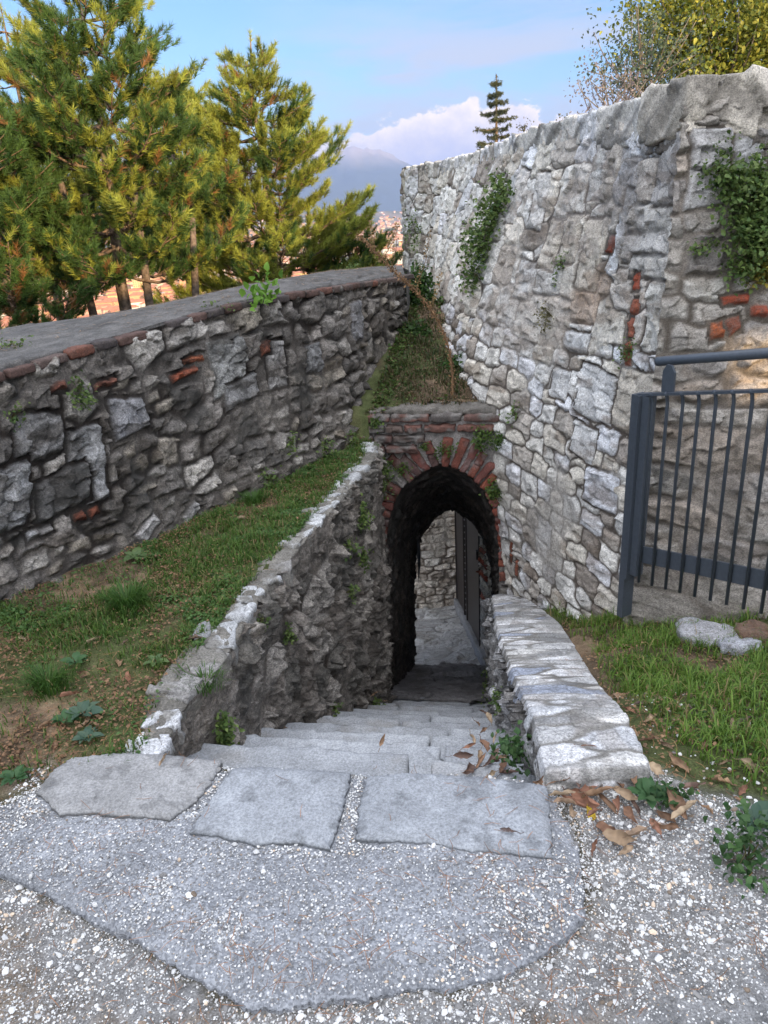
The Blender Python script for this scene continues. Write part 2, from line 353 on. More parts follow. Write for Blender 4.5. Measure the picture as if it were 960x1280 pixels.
def masonry(u, v, cfg):
    """displacement (m, outward) and base colour of a rubble face"""
    s = cfg['seed']
    wl = cfg.get('warp', .07); wh = cfg.get('warph', .024); wu = u+fbm(u*4, v*4, 2, s+50)*wl+fbm(u*22, v*22, 3, s+52)*wh; wv_ = v+fbm(u*4+9, v*4, 2, s+51)*wl+fbm(u*22, v*22+5, 3, s+53)*wh
    e, I, J, du, dv = cells(wu, wv_, cfg['a'], cfg['b'], s, wv=cfg.get('wv', .12), jit=cfg.get('jit', .32), p=cfg.get('p', 5))
    if 'a2' in cfg:
        e2, I2, J2, du2, dv2 = cells(wu, wv_, cfg['a2'], cfg['b2'], s+100, wv=.15, p=cfg.get('p', 5))
        k = cfg['mask'](u, v)+fbm(u*2.2, v*2.2, 2, s+60)*cfg.get('mixn', .9) > .5
        e = np.where(k, e2, e); I = np.where(k, I2+500, I); J = np.where(k, J2+500, J); du = np.where(k, du2, du); dv = np.where(k, dv2, dv)
    sid = np.zeros(u.shape)-1
    for n, f in enumerate(cfg.get('feat', [])):     # hand placed stones (u,v,w,h,rot,colour)
        fu, fv, fw, fh, fr, fc = f; c_, s_ = math.cos(fr), math.sin(fr)
        x = (wu-fu)*c_+(wv_-fv)*s_; y = -(wu-fu)*s_+(wv_-fv)*c_
        dd = np.maximum(np.abs(x)-fw/2, np.abs(y)-fh/2)
        m = dd < .012; e = np.where(m, np.maximum(-dd, 0), np.minimum(e, np.where(dd < .03, e, e))); sid = np.where(m, n, sid)
        I = np.where(m, 900+n, I); du = np.where(m, x, du); dv = np.where(m, y, dv)
    r1, r2, r3, r4 = (hf(I, J, s+10+k) for k in range(4))
    mw = cfg.get('mort', .007)
    sm = sst(e, mw*.5, mw+.016)                     # 0 in the joint, 1 on the stone
    smear = sst(fbm(u*2.2, v*2.2, 4, s+70)+cfg['smear'](u, v), .0, .22)
    smear = np.where(sid >= 0, smear*.25, smear)
    bulge = 1-np.exp(-np.maximum(e, 0)/cfg.get('round', .012))
    f1, fi, fj, fdu, fdv = cells(u+fbm(u*9, v*9, 3, s+21)*.06, v+fbm(u*9, v*9, 3, s+22)*.06, cfg.get('fa', .075), cfg.get('fb', .06), s+20, jit=.48, wv=.2, p=2)
    q1, q2, q3 = (hf(fi, fj, s+23+k) for k in range(3)); chip = ((q1-.5)*fdu+(q2-.5)*fdv)*.85+(q3-.5)*.012
    tilt = ((r1-.5)*du*.26+(r2-.5)*dv*.26)*cfg.get('tilt', 1)+(r3-.5)*cfg.get('step', .014)
    fac = ridge(u*14+r1*9, v*20+r2*9, 4, s+30)-.55; fac2 = fbm(u*9+v*6+r3*7, v*10, 4, s+35)
    hgt = sm*(cfg['depth']*(.45+.55*bulge)+tilt)+(fac*.012+fac2*.012+chip)*cfg.get('rough', 1)*sm
    mh = cfg['depth']*.5+fbm(u*16, v*16, 4, s+40)*.02*cfg.get('rough', 1)
    hgt = lerp(hgt, mh, smear*.75)
    pal = np.array(cfg['pal']); k = np.minimum((r4*len(pal)).astype(int), len(pal)-1); col = pal[k]
    for n, f in enumerate(cfg.get('feat', [])):
        if f[5] is not None: col = np.where((sid == n)[..., None], np.array(f[5]), col)
    col = col*(.86+.28*r2)[..., None]
    ve = sst(fbm(u*5+r1*5, v*13+r2*4, 4, s+80), .02, .2)[..., None]; col = lerp(col, col*np.array(cfg.get('vein', (.62, .58, .54))), ve*.75)
    mc = np.array(cfg['mcol'])*(1+fbm(u*9, v*9, 3, s+90)*.7)[..., None]
    edge = (1-sst(e, mw*.3, mw+cfg.get('ew', .010)))[..., None]
    col = col*(.90+.2*q3)[..., None]; col = lerp(col, col*.45, ((1-sst(f1, .0005, .0045))*sst(q1, .45, .8)*.8)[..., None])
    dark = sst(fbm(u*3, v*3, 3, s+95)+cfg.get('jd', 0), -.12, .12)[..., None]
    jc = lerp(mc, mc*np.array(cfg.get('jdark', (.35, .33, .3))), dark)
    col = lerp(col, jc, edge); col = lerp(col, mc, (smear*cfg.get('smearcol', .8))[..., None])
    for (cu, cv, ru, rv, cc, am) in cfg.get('spots', []):   # weathering patches
        w = sst(1-((u-cu)/ru)**2-((v-cv)/rv)**2+fbm(u*7, v*7, 4, s+97)*2.2, 0, .8)*am
        col = lerp(col, np.array(cc)*(.8+.5*r1)[..., None], w[..., None])
    if 'post' in cfg: col = cfg['post'](u, v, col, hgt, e)
    return hgt, np.clip(col, .005, .9)
def catmull(P, t):
    """P (k,...) stations, t in [0,k-1]"""
    P = np.asarray(P, float); k = len(P); i = np.clip(np.floor(t).astype(int), 0, k-2); f = t-i
    g = lambda j: P[np.clip(j, 0, k-1)]
    f = f.reshape(f.shape+(1,)*(P.ndim-1)); p0, p1, p2, p3 = g(i-1), g(i), g(i+1), g(i+2)
    return .5*((2*p1)+(-p0+p2)*f+(2*p0-5*p1+4*p2-p3)*f**2+(-p0+3*p1-3*p2+p3)*f**3)
def surface(stations, nu, nv, cfg, name, mat, parent=None, flip=False, u0=0., linear_v=False, smooth_u=True):
    """stations: (k, levels, 3) points from bottom to top; a displaced grid through them"""
    St = np.asarray(stations, float)
    t = np.linspace(0, len(St)-1, 400); mid = catmull(St, t)[:, min(1, St.shape[1]-1)] if smooth_u else None
    if not smooth_u: mid = np.stack([np.interp(t, np.arange(len(St)), St[:, min(1, St.shape[1]-1), c]) for c in range(3)], 1)
    sl_ = np.concatenate([[0], np.cumsum(np.linalg.norm(np.diff(mid, axis=0), axis=1))])
    uu = np.linspace(0, sl_[-1], nu); tt = np.interp(uu, sl_, t)
    if smooth_u: G = catmull(St, tt)
    else: G = np.stack([np.stack([np.interp(tt, np.arange(len(St)), St[:, l, c]) for c in range(3)], 1) for l in range(St.shape[1])], 1)
    lv = np.linspace(0, St.shape[1]-1, nv)
    if St.shape[1] == 2: P = G[:, 0][:, None]*(1-lv)[None, :, None]+G[:, 1][:, None]*lv[None, :, None]
    else: P = np.stack([np.stack([np.interp(lv, np.arange(St.shape[1]), G[i, :, c]) for c in range(3)], 1) for i in range(nu)])
    if St.shape[1] == 3:                              # soften the middle crease
        k = nv//6
        for _ in range(2):
            Pp = np.concatenate([np.repeat(P[:, :1], k, 1), P, np.repeat(P[:, -1:], k, 1)], 1); cs = np.cumsum(Pp, 1)
            Q_ = (cs[:, 2*k:]-np.concatenate([np.zeros_like(cs[:, :1]), cs[:, :-2*k-1]], 1))/(2*k+1)
            w = np.minimum(1, np.minimum(np.arange(nv), nv-1-np.arange(nv))/k)[None, :, None]; P = P*(1-w)+Q_*w
    du = np.gradient(P, axis=0); dv = np.gradient(P, axis=1); Nn = np.cross(du, dv); Nn /= np.linalg.norm(Nn, axis=2)[..., None]+1e-9
    if flip: Nn = -Nn
    U = np.broadcast_to((u0+uu)[:, None], (nu, nv)); Vv = P[..., 2]
    if cfg.get('vlen'): Vv = np.concatenate([np.zeros((nu, 1)), np.cumsum(np.linalg.norm(np.diff(P, axis=1), axis=2), 1)], 1)
    hgt, col = masonry(U, Vv, cfg)
    P = P+Nn*hgt[..., None]; SURF[name] = (P, Nn, U, Vv)
    return mesh(name, P.reshape(-1, 3), gridF(nu, nv, flip), mat, parent, col.reshape(-1, 3))
SURF = {}
RED = (.36, .085, .045); RED2 = (.30, .10, .06)
# ------------------------------------------------------------------ plan of the place
def bank(Y): return .2+.28*(Y-5.4)
K = .40
def zcope(Y): return np.where(Y < 1.75, .06, .05-K*(Y-1.95)+.03*np.sin(Y*9))
def zstair(Y): return np.where(Y < 5.4, -.65*(Y-1.95), -2.2425-.52*(Y-5.4))
LIN = np.array([(-.76, 1.93), (-.75, 2.2), (-.66, 2.5), (-.58, 3.04), (-.42, 3.64), (-.24, 4.28), (-.04, 5.0), (-.03, 5.38)])   # left coping, stair side
LOUT = np.array([(-.94, 1.97), (-.97, 2.4), (-.86, 2.8), (-.78, 3.1), (-.60, 3.66), (-.44, 4.2), (-.24, 4.9), (-.16, 5.35)])
LOUT = LOUT*.68+np.stack([np.interp(LOUT[:, 1], LIN[:, 1], LIN[:, 0]), LOUT[:, 1]], 1)*.32
RIN = np.array([(.41, 1.74), (.445, 2.1), (.49, 2.6), (.545, 3.2), (.60, 3.8), (.68, 4.4), (.76, 5.0), (.80, 5.25)])
ROUT = np.array([(.72, 1.74), (.76, 2.1), (.82, 2.6), (.90, 3.2), (.97, 3.8), (.98, 4.4), (.97, 5.0), (.97, 5.25)])
PB = [(-3.4, 1.0), (-2.5, 2.18), (-1.79, 3.13), (-1.29, 3.73), (-.74, 4.51), (-.2, 5.26), (-.06, 5.5), (.17, 6.53), (.28, 7.03)]  # parapet base line
def inpoly(px, py, poly):
    poly = np.asarray(poly); r = np.zeros(px.shape, bool); n = len(poly)
    for i in range(n):
        x1, y1 = poly[i]; x2, y2 = poly[(i+1) % n]
        c = ((y1 > py) != (y2 > py)) & (px < (x2-x1)*(py-y1)/(y2-y1+1e-12)+x1); r ^= c
    return r
TRENCH = np.vstack([(LIN+LOUT)/2+[[-.0, 0]], [(-.05, 5.5), (.95, 5.5)], ((RIN+ROUT)/2)[::-1]])
def ground_h(x, y):
    xo = np.interp(y, ROUT[:, 1], ROUT[:, 0]); dx = np.clip(x-xo, 0, 2)
    zr = (zcope(np.clip(y, 1.75, 5.3))-.06)*(1-.42*np.clip(dx/1.1, 0, 1))
    zr = np.where(y < 1.95, np.minimum(0, zr), np.minimum(zr, 0))
    side = sst(x, .3, .6)
    z = zr*side*sst(y, 1.6, 2.2)
    z = z+fbm(x*1.6, y*1.6, 3, 3)*.05*sst(y, 1.7, 2.4)+fbm(x*9, y*9, 4, 5)*.03*sst(y+np.abs(x)*.2, 1.4, 2.2)+fbm(x*30, y*30, 3, 6)*.010
    z = np.where(y > 5.38, bank(y)+fbm(x*5, y*5, 4, 8)*.09, z)
    return z
def grav(x, y):  # 1 where it is gravel, 0 soil and grass
    n = fbm(x*4, y*4, 4, 21)*.35
    xb = x-.62+(y-1.6)*.15
    right = sst(1.95-.9*np.clip(xb, 0, 3)-y+n, -.08, .12)
    left = sst(x+1.22+(1.7-y)*.35+n*.5, -.08, .08)*sst(1.98-y, -.1, .05)
    return np.clip(np.minimum(right, left), 0, 1)
PADPX = [(45, 983), (-40, 1020), (-60, 1060), (0, 1088), (60, 1112), (120, 1150), (175, 1172), (232, 1212), (268, 1228), (305, 1252), (345, 1256), (400, 1246), (455, 1243), (520, 1226), (560, 1232), (625, 1213), (672, 1190), (705, 1168), (728, 1140), (732, 1100), (722, 1050), (700, 1010), (692, 985), (640, 972), (440, 966), (290, 961), (150, 944)]
def build_ground():
    def lin(a, b, s): return np.linspace(a, b, max(2, int(round((b-a)/s))))
    xs = np.unique(np.concatenate([lin(-40, -5, 2.5), lin(-5, -2.2, .12), lin(-2.2, 2.2, .015), lin(2.2, 5, .12), lin(5, 40, 2.5)]).round(4))
    ys = np.unique(np.concatenate([lin(-60, -3, 3), lin(-3, .9, .15), lin(.9, 3.2, .012), lin(3.2, 7.6, .022)]).round(4))
    Xg, Yg = np.meshgrid(xs, ys, indexing='ij'); Zg = ground_h(Xg, Yg)
    g = grav(Xg, Yg); P = np.stack([Xg, Yg, Zg], -1)
    soil = np.array((.105, .078, .052)); moss = np.array((.06, .085, .028)); gr = np.array((.22, .22, .22)); litter = np.array((.20, .145, .095))
    c = lerp(soil, litter, sst(fbm(Xg*6, Yg*6, 4, 31), -.02, .16)[..., None]); c = lerp(c, moss, sst(fbm(Xg*2.3, Yg*2.3, 4, 33)+.05, -.02, .15)[..., None]*.75)
    dirt = sst(fbm(Xg*3, Yg*3, 5, 35), .02, .2)[..., None]
    gg = lerp(gr, np.array((.17, .135, .10)), dirt*.85)*(1+fbm(Xg*60, Yg*60, 2, 36)*.9)[..., None]
    c = lerp(c, gg, g[..., None])
    pl = np.array([atz(x, y, .0)[:2] for x, y in PADPX]); pl = np.vstack([pl, pl[:1]]); dm = np.full(Xg.shape, 9.)
    for q0, q1 in zip(pl[:-1], pl[1:]):          # damp soil and moss packed against the rim of the worn pad
        dv_ = q1-q0; t_ = np.clip(((Xg-q0[0])*dv_[0]+(Yg-q0[1])*dv_[1])/(dv_ @ dv_), 0, 1); dm = np.minimum(dm, np.hypot(Xg-q0[0]-t_*dv_[0], Yg-q0[1]-t_*dv_[1]))
    c = lerp(c, np.array((.075, .065, .04)), (sst(dm+fbm(Xg*25, Yg*25, 3, 37)*.05, .045, .008)*.85)[..., None])
    F = gridF(len(xs), len(ys)); ctr = P.reshape(-1, 3)[F].mean(1)
    keep = ~inpoly(ctr[:, 0], ctr[:, 1], TRENCH)
    pb = np.vstack([PB, [(-.4, 8.2), (-45, 8.2), (-45, -3)], [(-6, -3)]])   # outside the parapet
    keep &= ~inpoly(ctr[:, 0], ctr[:, 1], np.vstack([np.array(PB)+[-.25, .2], [(.1, 7.9), (-60, 9), (-60, -6), (-8.4, -5.6)]]))
    keep &= ~((ctr[:, 1] > 7.35) | ((ctr[:, 1] > 5.6) & ((ctr[:, 0] > 1.5) | (ctr[:, 0] < -.9)))) | (ctr[:, 0] > 2.5)
    o = mesh('ground', P.reshape(-1, 3), F[keep], M_ground, None, c.reshape(-1, 3)); o['kind'] = 'structure'
build_ground()

# ---- the hillside below and the plain with the city, one sheet to the horizon
def plain_h(x, y):
    d = np.hypot(x, np.maximum(y-6, 0)); base = -4.3-106*sst(np.maximum(y-9, 0)+np.abs(x)*.15*(y > 0), 0, 300)
    base = np.where(y < 9, -4.3, base)
    base = base-1.2*sst(y, 9.2, 13)+fbm(x*.2, y*.2, 3, 44)*.7*sst(y, 9.2, 12)
    far = sst(d, 2500, 9000); hills = far*np.maximum(0, fbm(x*.0006, y*.0006, 4, 45)+.13)*330*(1-sst(d, 9000, 11500))
    return base+hills
def build_plain():
    ys = np.unique(np.concatenate([[-60, -20, 0, 4], np.linspace(6, 30, 40), np.geomspace(30, 60000, 150)]).round(3))
    t = np.linspace(-1, 1, 161); Xg = t[None, :]*(30+ys[:, None].clip(0)*1.15); Yg = np.broadcast_to(ys[:, None], Xg.shape)
    Zg = plain_h(Xg, Yg); Zg = np.where(Yg > 20000, -110, Zg)
    P = np.stack([Xg, Yg, Zg], -1); n = fbm(Xg*.01, Yg*.01, 4, 46)[..., None]+fbm(Xg*.002, Yg*.002, 4, 47)[..., None]
    c = lerp(np.array((.10, .10, .05)), np.array((.26, .19, .12)), sst(n, -.15, .2)); c = np.where((Yg < 30)[..., None], np.array((.07, .07, .035)), c)
    o = mesh('terrain', P.reshape(-1, 3), gridF(len(ys), 161, True), M_far, None, c.reshape(-1, 3)); o['kind'] = 'structure'
build_plain()
def build_mountains():
    az = np.linspace(R(-60), R(55), 520); dd = np.linspace(0, 1, 90)
    A, D = np.meshgrid(az, dd, indexing='ij'); dist = 10500+D*6000
    X_ = np.sin(A)*dist; Y_ = np.cos(A)*dist
    # crest height by azimuth (degrees -> metres)
    ad = [-60, -45, -35, -28, -20, -14, -8, -4, -1.6, -.6, .4, 1.3, 2.3, 4, 8, 14, 22, 35, 55]
    hh = [500, 760, 560, 700, 560, 640, 720, 850, 915, 960, 905, 880, 800, 650, 600, 480, 560, 480, 500]
    crest = np.interp(np.degrees(A), ad, hh)+110
    shape = np.where(D < .45, D/.45, 1-(D-.45)*.9)
    rg = ridge(X_*.0009, Y_*.0009, 6, 60, .55); rr = ridge(A*40, D*2.4+A*9, 5, 61)
    Hh = crest*np.clip(shape, 0, 1)**.9*(.84+.34*(rg-.5)+.16*(rr-.5)*(1-np.abs(D-.45)))
    P = np.stack([X_, Y_, -110+Hh], -1)
    hn = Hh/800+fbm(X_*.001, Y_*.001, 4, 62)*.5
    c = lerp(np.array((.055, .075, .06)), np.array((.30, .26, .24)), sst(hn, .75, 1.15)[..., None])
    o = mesh('mountains', P.reshape(-1, 3), gridF(520, 90, True), M_far, None, c.reshape(-1, 3)); o['kind'] = 'structure'
build_mountains()

# ------------------------------------------------------------------ right: battered limestone wall
ZT = 2.04
RS = np.array([[(1.27, 3.50, -1.4), (1.38, 3.60, .2), (1.48, 3.80, ZT)],
      [(1.06, 4.3, -1.4), (1.17, 4.28, .2), (1.46, 4.40, ZT)],
      [(.95, 5.0, -1.4), (.93, 5.0, .2), (1.36, 5.0, ZT)],
      [(.78, 5.5, -.1), (.73, 5.45, .2), (1.29, 5.57, ZT)],
      [(.5, 6.5, .1), (.52, 6.4, .2), (1.2, 6.5, ZT)],
      [(.44, 8, -.9), (.44, 8, .2), (1.12, 8.15, ZT)],
      [(.6, 9.5, -1.4), (.5, 9.6, .2), (.87, 9.7, ZT)],
      [(.47, 10.4, -1.4), (.46, 10.5, .2), (.52, 10.5, ZT)],
      [(.55, 11.2, -1.4), (.6, 11.2, .2), (.66, 11.2, ZT)], [(1.5, 12.2, -1.4), (1.6, 12.2, .2), (1.7, 12.2, ZT)]])
def px_uv(St, pts, smooth=True):
    """wall coordinates (metres along, height) of points of the photograph lying on a wall"""
    St = np.asarray(St, float); t = np.linspace(0, len(St)-1, 500)
    G = catmull(St, t); mid = G[:, 1]; u = np.concatenate([[0], np.cumsum(np.linalg.norm(np.diff(mid, axis=0), axis=1))])
    lv = np.linspace(0, St.shape[1]-1, 200); P = np.stack([np.stack([np.interp(lv, np.arange(St.shape[1]), G[i, :, c]) for c in range(3)], 1) for i in range(500)])
    q = (P-CAM) @ MC; xx = 480+FPX*q[..., 0]/q[..., 2]; yy = 640+FPX*q[..., 1]/q[..., 2]
    out = []
    for x, y in pts:
        k = np.argmin((xx-x)**2+(yy-y)**2); i, j = divmod(k, 200); out.append((u[i], P[i, j, 2]))
    return out
def featpx(St, L):
    uv = px_uv(St, [(a[0], a[1]) for a in L]); return [(u, v, a[2], a[3], a[4], a[5]) for (u, v), a in zip(uv, L)]
WHT = (.66, .66, .65); CRM = (.58, .53, .45)
RF = featpx(RS, [(777, 292, .13, .46, .12, (.68, .70, .72)), (765, 305, .09, .12, .1, RED), (752, 208, .22, .34, 0, (.62, .62, .60)), (722, 425, .30, .12, 0, WHT),
    (745, 495, .42, .28, .05, WHT), (795, 505, .40, .34, .03, CRM), (752, 610, .34, .22, -.06, (.62, .63, .66)), (700, 480, .22, .2, 0, WHT), (728, 550, .26, .2, .1, WHT),
    (590, 255, .33, .36, 0, (.64, .63, .60)), (562, 262, .3, .34, .0, (.6, .6, .58)), (618, 250, .3, .38, 0, (.63, .62, .6)), (545, 265, .34, .34, 0, WHT),
    (648, 247, .24, .36, .0, (.62, .6, .58)), (676, 250, .24, .34, 0, (.55, .53, .5)), (655, 260+90, .26, .26, 0, WHT), (555, 330, .3, .36, 0, (.6, .57, .5)), (690, 305, .2, .30, .1, CRM),
    (714, 300, .26, .30, 0, CRM), (735, 375, .3, .26, 0, (.48, .40, .33)), (742, 318, .3, .4, 0, CRM),
    (835, 365, .34, .62, .02, (.60, .58, .53)), (808, 310, .50, .15, .0, (.60, .58, .55)), (812, 274, .52, .13, .0, (.55, .53, .49)), (818, 335, .52, .11, .0, (.52, .50, .46)),
    (838, 210, .28, .34, .0, (.50, .48, .46)), (792, 415, .07, .12, .0, RED2), (796, 385, .08, .09, 0, RED2), (788, 440, .08, .12, 0, RED2), (797, 350, .07, .1, 0, RED), (640, 690, .04, .2, .1, RED2), (648, 712, .04, .16, .1, RED2)])
_w = px_uv(RS, [(735, 375), (620, 300), (745, 240), (650, 400), (700, 330), (560, 380), (790, 240), (585, 330)])
CR = dict(seed=11, jd=.20, ew=.005, p=9, warp=.05, warph=.018, a=.34, b=.25, a2=.21, b2=.125, round=.006, tilt=.45, step=.010, mask=lambda u, v: .12+.75*sst(v, 1.0, .5), depth=.015, mort=.0042, rough=.7, fa=.12, fb=.06, wv=.2, jit=.24,
    smear=lambda u, v: -.42+.46*sst(v, 1.0, -.3), pal=[(.74, .72, .67), (.70, .69, .66), (.64, .60, .53), (.72, .73, .75), (.52, .48, .43), (.72, .68, .60), (.66, .66, .68), (.36, .32, .28), (.74, .73, .70)],
    mcol=(.40, .38, .35), jdark=(.20, .17, .15), vein=(.42, .37, .33), feat=RF, smearcol=.7,
    spots=[(_w[0][0], _w[0][1], .30, .22, (.36, .27, .20), .6), (_w[1][0], _w[1][1], .9, .5, (.46, .41, .35), .35), (_w[2][0], _w[2][1], .6, .4, (.32, .28, .25), .5),
           (_w[3][0], _w[3][1], .8, .3, (.36, .32, .28), .55), (_w[4][0], _w[4][1], .5, .4, (.38, .34, .30), .35), (_w[5][0], _w[5][1], .8, .5, (.40, .34, .29), .3), (_w[6][0], _w[6][1], .4, .35, (.24, .22, .20), .6)])
rw = empty('stone_wall', (1.3, 4.5, -1.2)); OFF[rw.name] = np.array(rw.location)
tag(rw, 'tall white limestone bastion wall leaning back on the right of the stairs', 'wall')
surface(RS, 1250, 500, CR, 'wall_face', M_lime, rw, flip=True); SURF['wall_face.R'] = SURF['wall_face']
# the face turned towards the viewer, rougher below where it is natural rock
RS2 = np.array([[(1.24, 3.54, -.75), (1.345, 3.635, .75), (1.435, 3.81, ZT)], [(1.52, 3.27, -.75), (1.60, 3.58, .75), (1.68, 3.84, ZT)],
      [(1.75, 3.0, -.75), (1.83, 3.58, .75), (1.90, 3.93, ZT)], [(2.2, 2.75, -.75), (2.3, 3.56, .75), (2.35, 4.0, ZT)], [(3.2, 2.6, -.75), (3.3, 3.6, .75), (3.35, 4.1, ZT)], [(5, 2.6, -.75), (5.1, 3.7, .75), (5.2, 4.2, ZT)]])
RF2 = featpx(RS2, [(920, 371, .15, .06, 0, RED), (893, 412, .07, .09, .2, (.40, .12, .05)), (915, 408, .08, .08, .3, RED2), (885, 210, .20, .34, 0, (.46, .45, .44)), (935, 200, .2, .32, 0, (.42, .42, .42)), (878, 255+20, .16, .11, 0, (.42, .40, .37)), (950, 385, .10, .06, 0, RED)])
CR2 = dict(seed=12, a=.24, b=.125, a2=.5, b2=.17, mask=lambda u, v: sst(v, .8, .4), mixn=.3, depth=.022, mort=.005, rough=1.2, round=.008, tilt=.6,  wv=.17, smear=lambda u, v: -.06+.2*sst(v, .7, .2),
    pal=[(.32, .30, .27), (.40, .37, .33), (.27, .25, .23), (.44, .42, .38), (.36, .31, .26)], mcol=(.25, .22, .19), feat=RF2, smearcol=.6)
surface(RS2, 420, 400, CR2, 'rock_face', M_lime, rw, flip=False)
def strip(name, A, Bp, mat, parent, col):   # plain ruled sheet between two point lists
    A = np.asarray(A, float); Bp = np.asarray(Bp, float); n = len(A)
    return mesh(name, np.stack([A, Bp], 1).reshape(-1, 3), gridF(n, 2), mat, parent, np.broadcast_to(np.array(col), (2*n, 3)))
# wall top and its capstones
mb = MB()
topc = catmull(RS[:8, 2], np.linspace(0, 7, 300)); L_ = np.concatenate([[0], np.cumsum(np.linalg.norm(np.diff(topc, axis=0), axis=1))])
s = .30; k = 0
while s < L_[-1]-.1:
    w = random.uniform(.20, .42)*(1 if k > 1 else 1.1); c = np.array([np.interp(s+w/2, L_, topc[:, q]) for q in range(3)])
    c2 = np.array([np.interp(s+w/2+.05, L_, topc[:, q]) for q in range(3)]); t = unit(c2-c); nrm = np.array([t[1], -t[0], 0])
    hh = random.uniform(.14, .20)+(.06 if k < 2 else 0)
    V, Q = block((w*1.04, .40, hh), (22, 20, 12), .010, .010, 7, chip=.11); V = place(V, c+nrm*.150+np.array([0, 0, -hh*.5+random.uniform(-.010, .014)]), (t, nrm, (0, 0, 1)))
    cc = np.array(random.choice([(.66, .64, .60), (.74, .74, .75), (.70, .69, .68), (.46, .43, .39), (.68, .65, .60)]))
    dk = sst(fbm(V[:, 0]*6, V[:, 2]*9+V[:, 1]*6, 4, 77), .02, .18)[:, None]; mb.add(V, Q, col=lerp(cc, cc*.38, dk)); s += w+.006; k += 1
mb.build('capstones', M_lime, rw)
mb = MB()   # big capstone on the corner and those along the right
for x0, x1, yy, hh, cc in ((1.40, 1.98, 3.99, .23, (.72, .66, .57)), (1.99, 2.6, 4.1, .22, (.68, .62, .54)), (2.61, 3.3, 4.2, .22, (.40, .37, .33)), (3.31, 4.2, 4.25, .22, (.4, .37, .33))):
    V, Q = block((x1-x0, .42, hh), (50, 26, 20), .012, .013, 6, chip=.16); ax = unit((1, .16, 0)); V = place(V, ((x0+x1)/2, yy+.02, ZT-hh*.5+.01), (ax, (-ax[1], ax[0], 0), (0, 0, 1)))
    dk = sst(fbm(V[:, 0]*5, V[:, 2]*9+V[:, 1]*6, 4, 78), .0, .2)[:, None]; cc = np.array(cc); mb.add(V, Q, col=lerp(cc, cc*.42, dk))
    V, Q = block((x1-x0, .40, .06), (40, 20, 5), .008, .008, 9); V = place(V, ((x0+x1)/2+.03, yy+.03, ZT-.245), (ax, (-ax[1], ax[0], 0), (0, 0, 1))); mb.add(V, Q, col=(.2, .18, .16))
mb.build('corner_capstones', M_lime, rw)
inner = [(p[0], p[1], ZT-.02) for p in np.vstack([catmull(RS[:, 2], np.linspace(0, 9, 40))])]
outer = [(max(p[0]+.8, 2.5), max(p[1], 4.4), ZT-.03) for p in inner]
strip('wall_top', inner, [(6, o[1], ZT-.02) for o in inner], M_mortar, rw, (.2, .18, .15))

# ------------------------------------------------------------------ left: thick weathered parapet
ptop = [(-3.35, .85, .95), (-2.35, 2.15, .96)]+[tuple(atz(x, y, z)) for x, y, z in ((0, 465, .99), (140, 425, 1.03), (300, 380, 1.09), (400, 362, 1.08), (470, 351, 1.03))]+[tuple(at(507, 345, 6.9))]
pout = [(-4.6, 1.8, .95), (-3.4, 3.4, .96)]+[tuple(atz(x, y, z)) for x, y, z in ((0, 412, .99), (140, 392, 1.03), (300, 360, 1.08), (400, 341, 1.07), (460, 335, 1.04))]+[tuple(at(500, 333, 7.7))]
PT = catmull(ptop, np.linspace(0, 7, 8)); pbz = [(a, b, -.12 if b < 5.4 else float(bank(b))-.1) for a, b in PB]
PBr = np.array([(-3.4, 1.0, -.12), (-2.5, 2.18, -.12), (-1.79, 3.13, -.12), (-1.29, 3.73, -.12), (-.80, 4.43, -.12), (-.2, 5.26, -.12), (.0, 6.0, -.1), (.26, 6.95, .4)])
PT = np.array([ptop[0], ptop[1], ptop[2], ptop[3], ptop[4], ptop[5], ptop[6], ptop[7]])
LS = np.stack([PBr, (PBr+PT)/2, PT], 1)
LFt = featpx(LS, [(240, 452, .16, .055, .1, (.36, .12, .06)), (230, 470, .20, .06, .12, (.36, .10, .05)), (285, 455, .30, .34, .1, (.27, .27, .26)), (105, 580, .22, .38, .0, (.30, .30, .30)), (345, 460, .18, .30, 0, (.30, .29, .28)), (45, 545, .28, .2, 0, (.19, .185, .18)),
      (160, 520, .24, .2, 0, (.25, .25, .26)), (300, 490, .3, .16, .1, (.24, .24, .24)), (75, 610, .3, .2, .1, (.14, .135, .13)), (390, 445, .2, .2, 0, (.2, .2, .2)), (10, 620, .2, .3, 0, (.27, .27, .27)), (105, 640, .07, .06, 0, RED2), (120, 635, .06, .06, .3, RED2), (70, 480, .13, .05, .1, (.24, .1, .07)), (130, 482, .15, .05, .1, (.24, .1, .07)),
      (240, 645, .13, .08, .5, (.42, .41, .40)), (185, 665, .18, .10, .4, (.40, .39, .38)), (50, 660, .14, .05, .2, (.40, .40, .40)), (330, 440, .1, .1, 0, (.28, .1, .06)), (445, 400, .22, .3, 0, (.22, .22, .23))])
CL = dict(seed=31, a=.24, b=.15, a2=.13, b2=.085, mask=lambda u, v: .45+.25*sst(v, .25, .0), depth=.034, mort=.008, rough=1.2, wv=.22, jit=.4, round=.008, smear=lambda u, v: -.04+u*0,
    pal=[(.23, .21, .19), (.31, .29, .265), (.16, .145, .13), (.40, .375, .34), (.27, .24, .20), (.19, .175, .16), (.12, .11, .10)], mcol=(.15, .135, .12), jdark=(.14, .12, .11), vein=(.32, .29, .26), feat=LFt, smearcol=.85)
pw = empty('parapet_wall', (-1.2, 4.6, -.1)); OFF[pw.name] = np.array(pw.location); tag(pw, 'low thick dark rubble parapet with a grey mortar top left of the stairs', 'wall')
surface(LS, 1100, 210, CL, 'wall_face', M_dark, pw, flip=False); SURF['wall_face.L'] = SURF['wall_face']
tin = PT+np.array([0, 0, .0]); tout = np.array(pout); tlow = tout-np.array([0, 0, 3.2])+np.array([-.3, .3, 0])
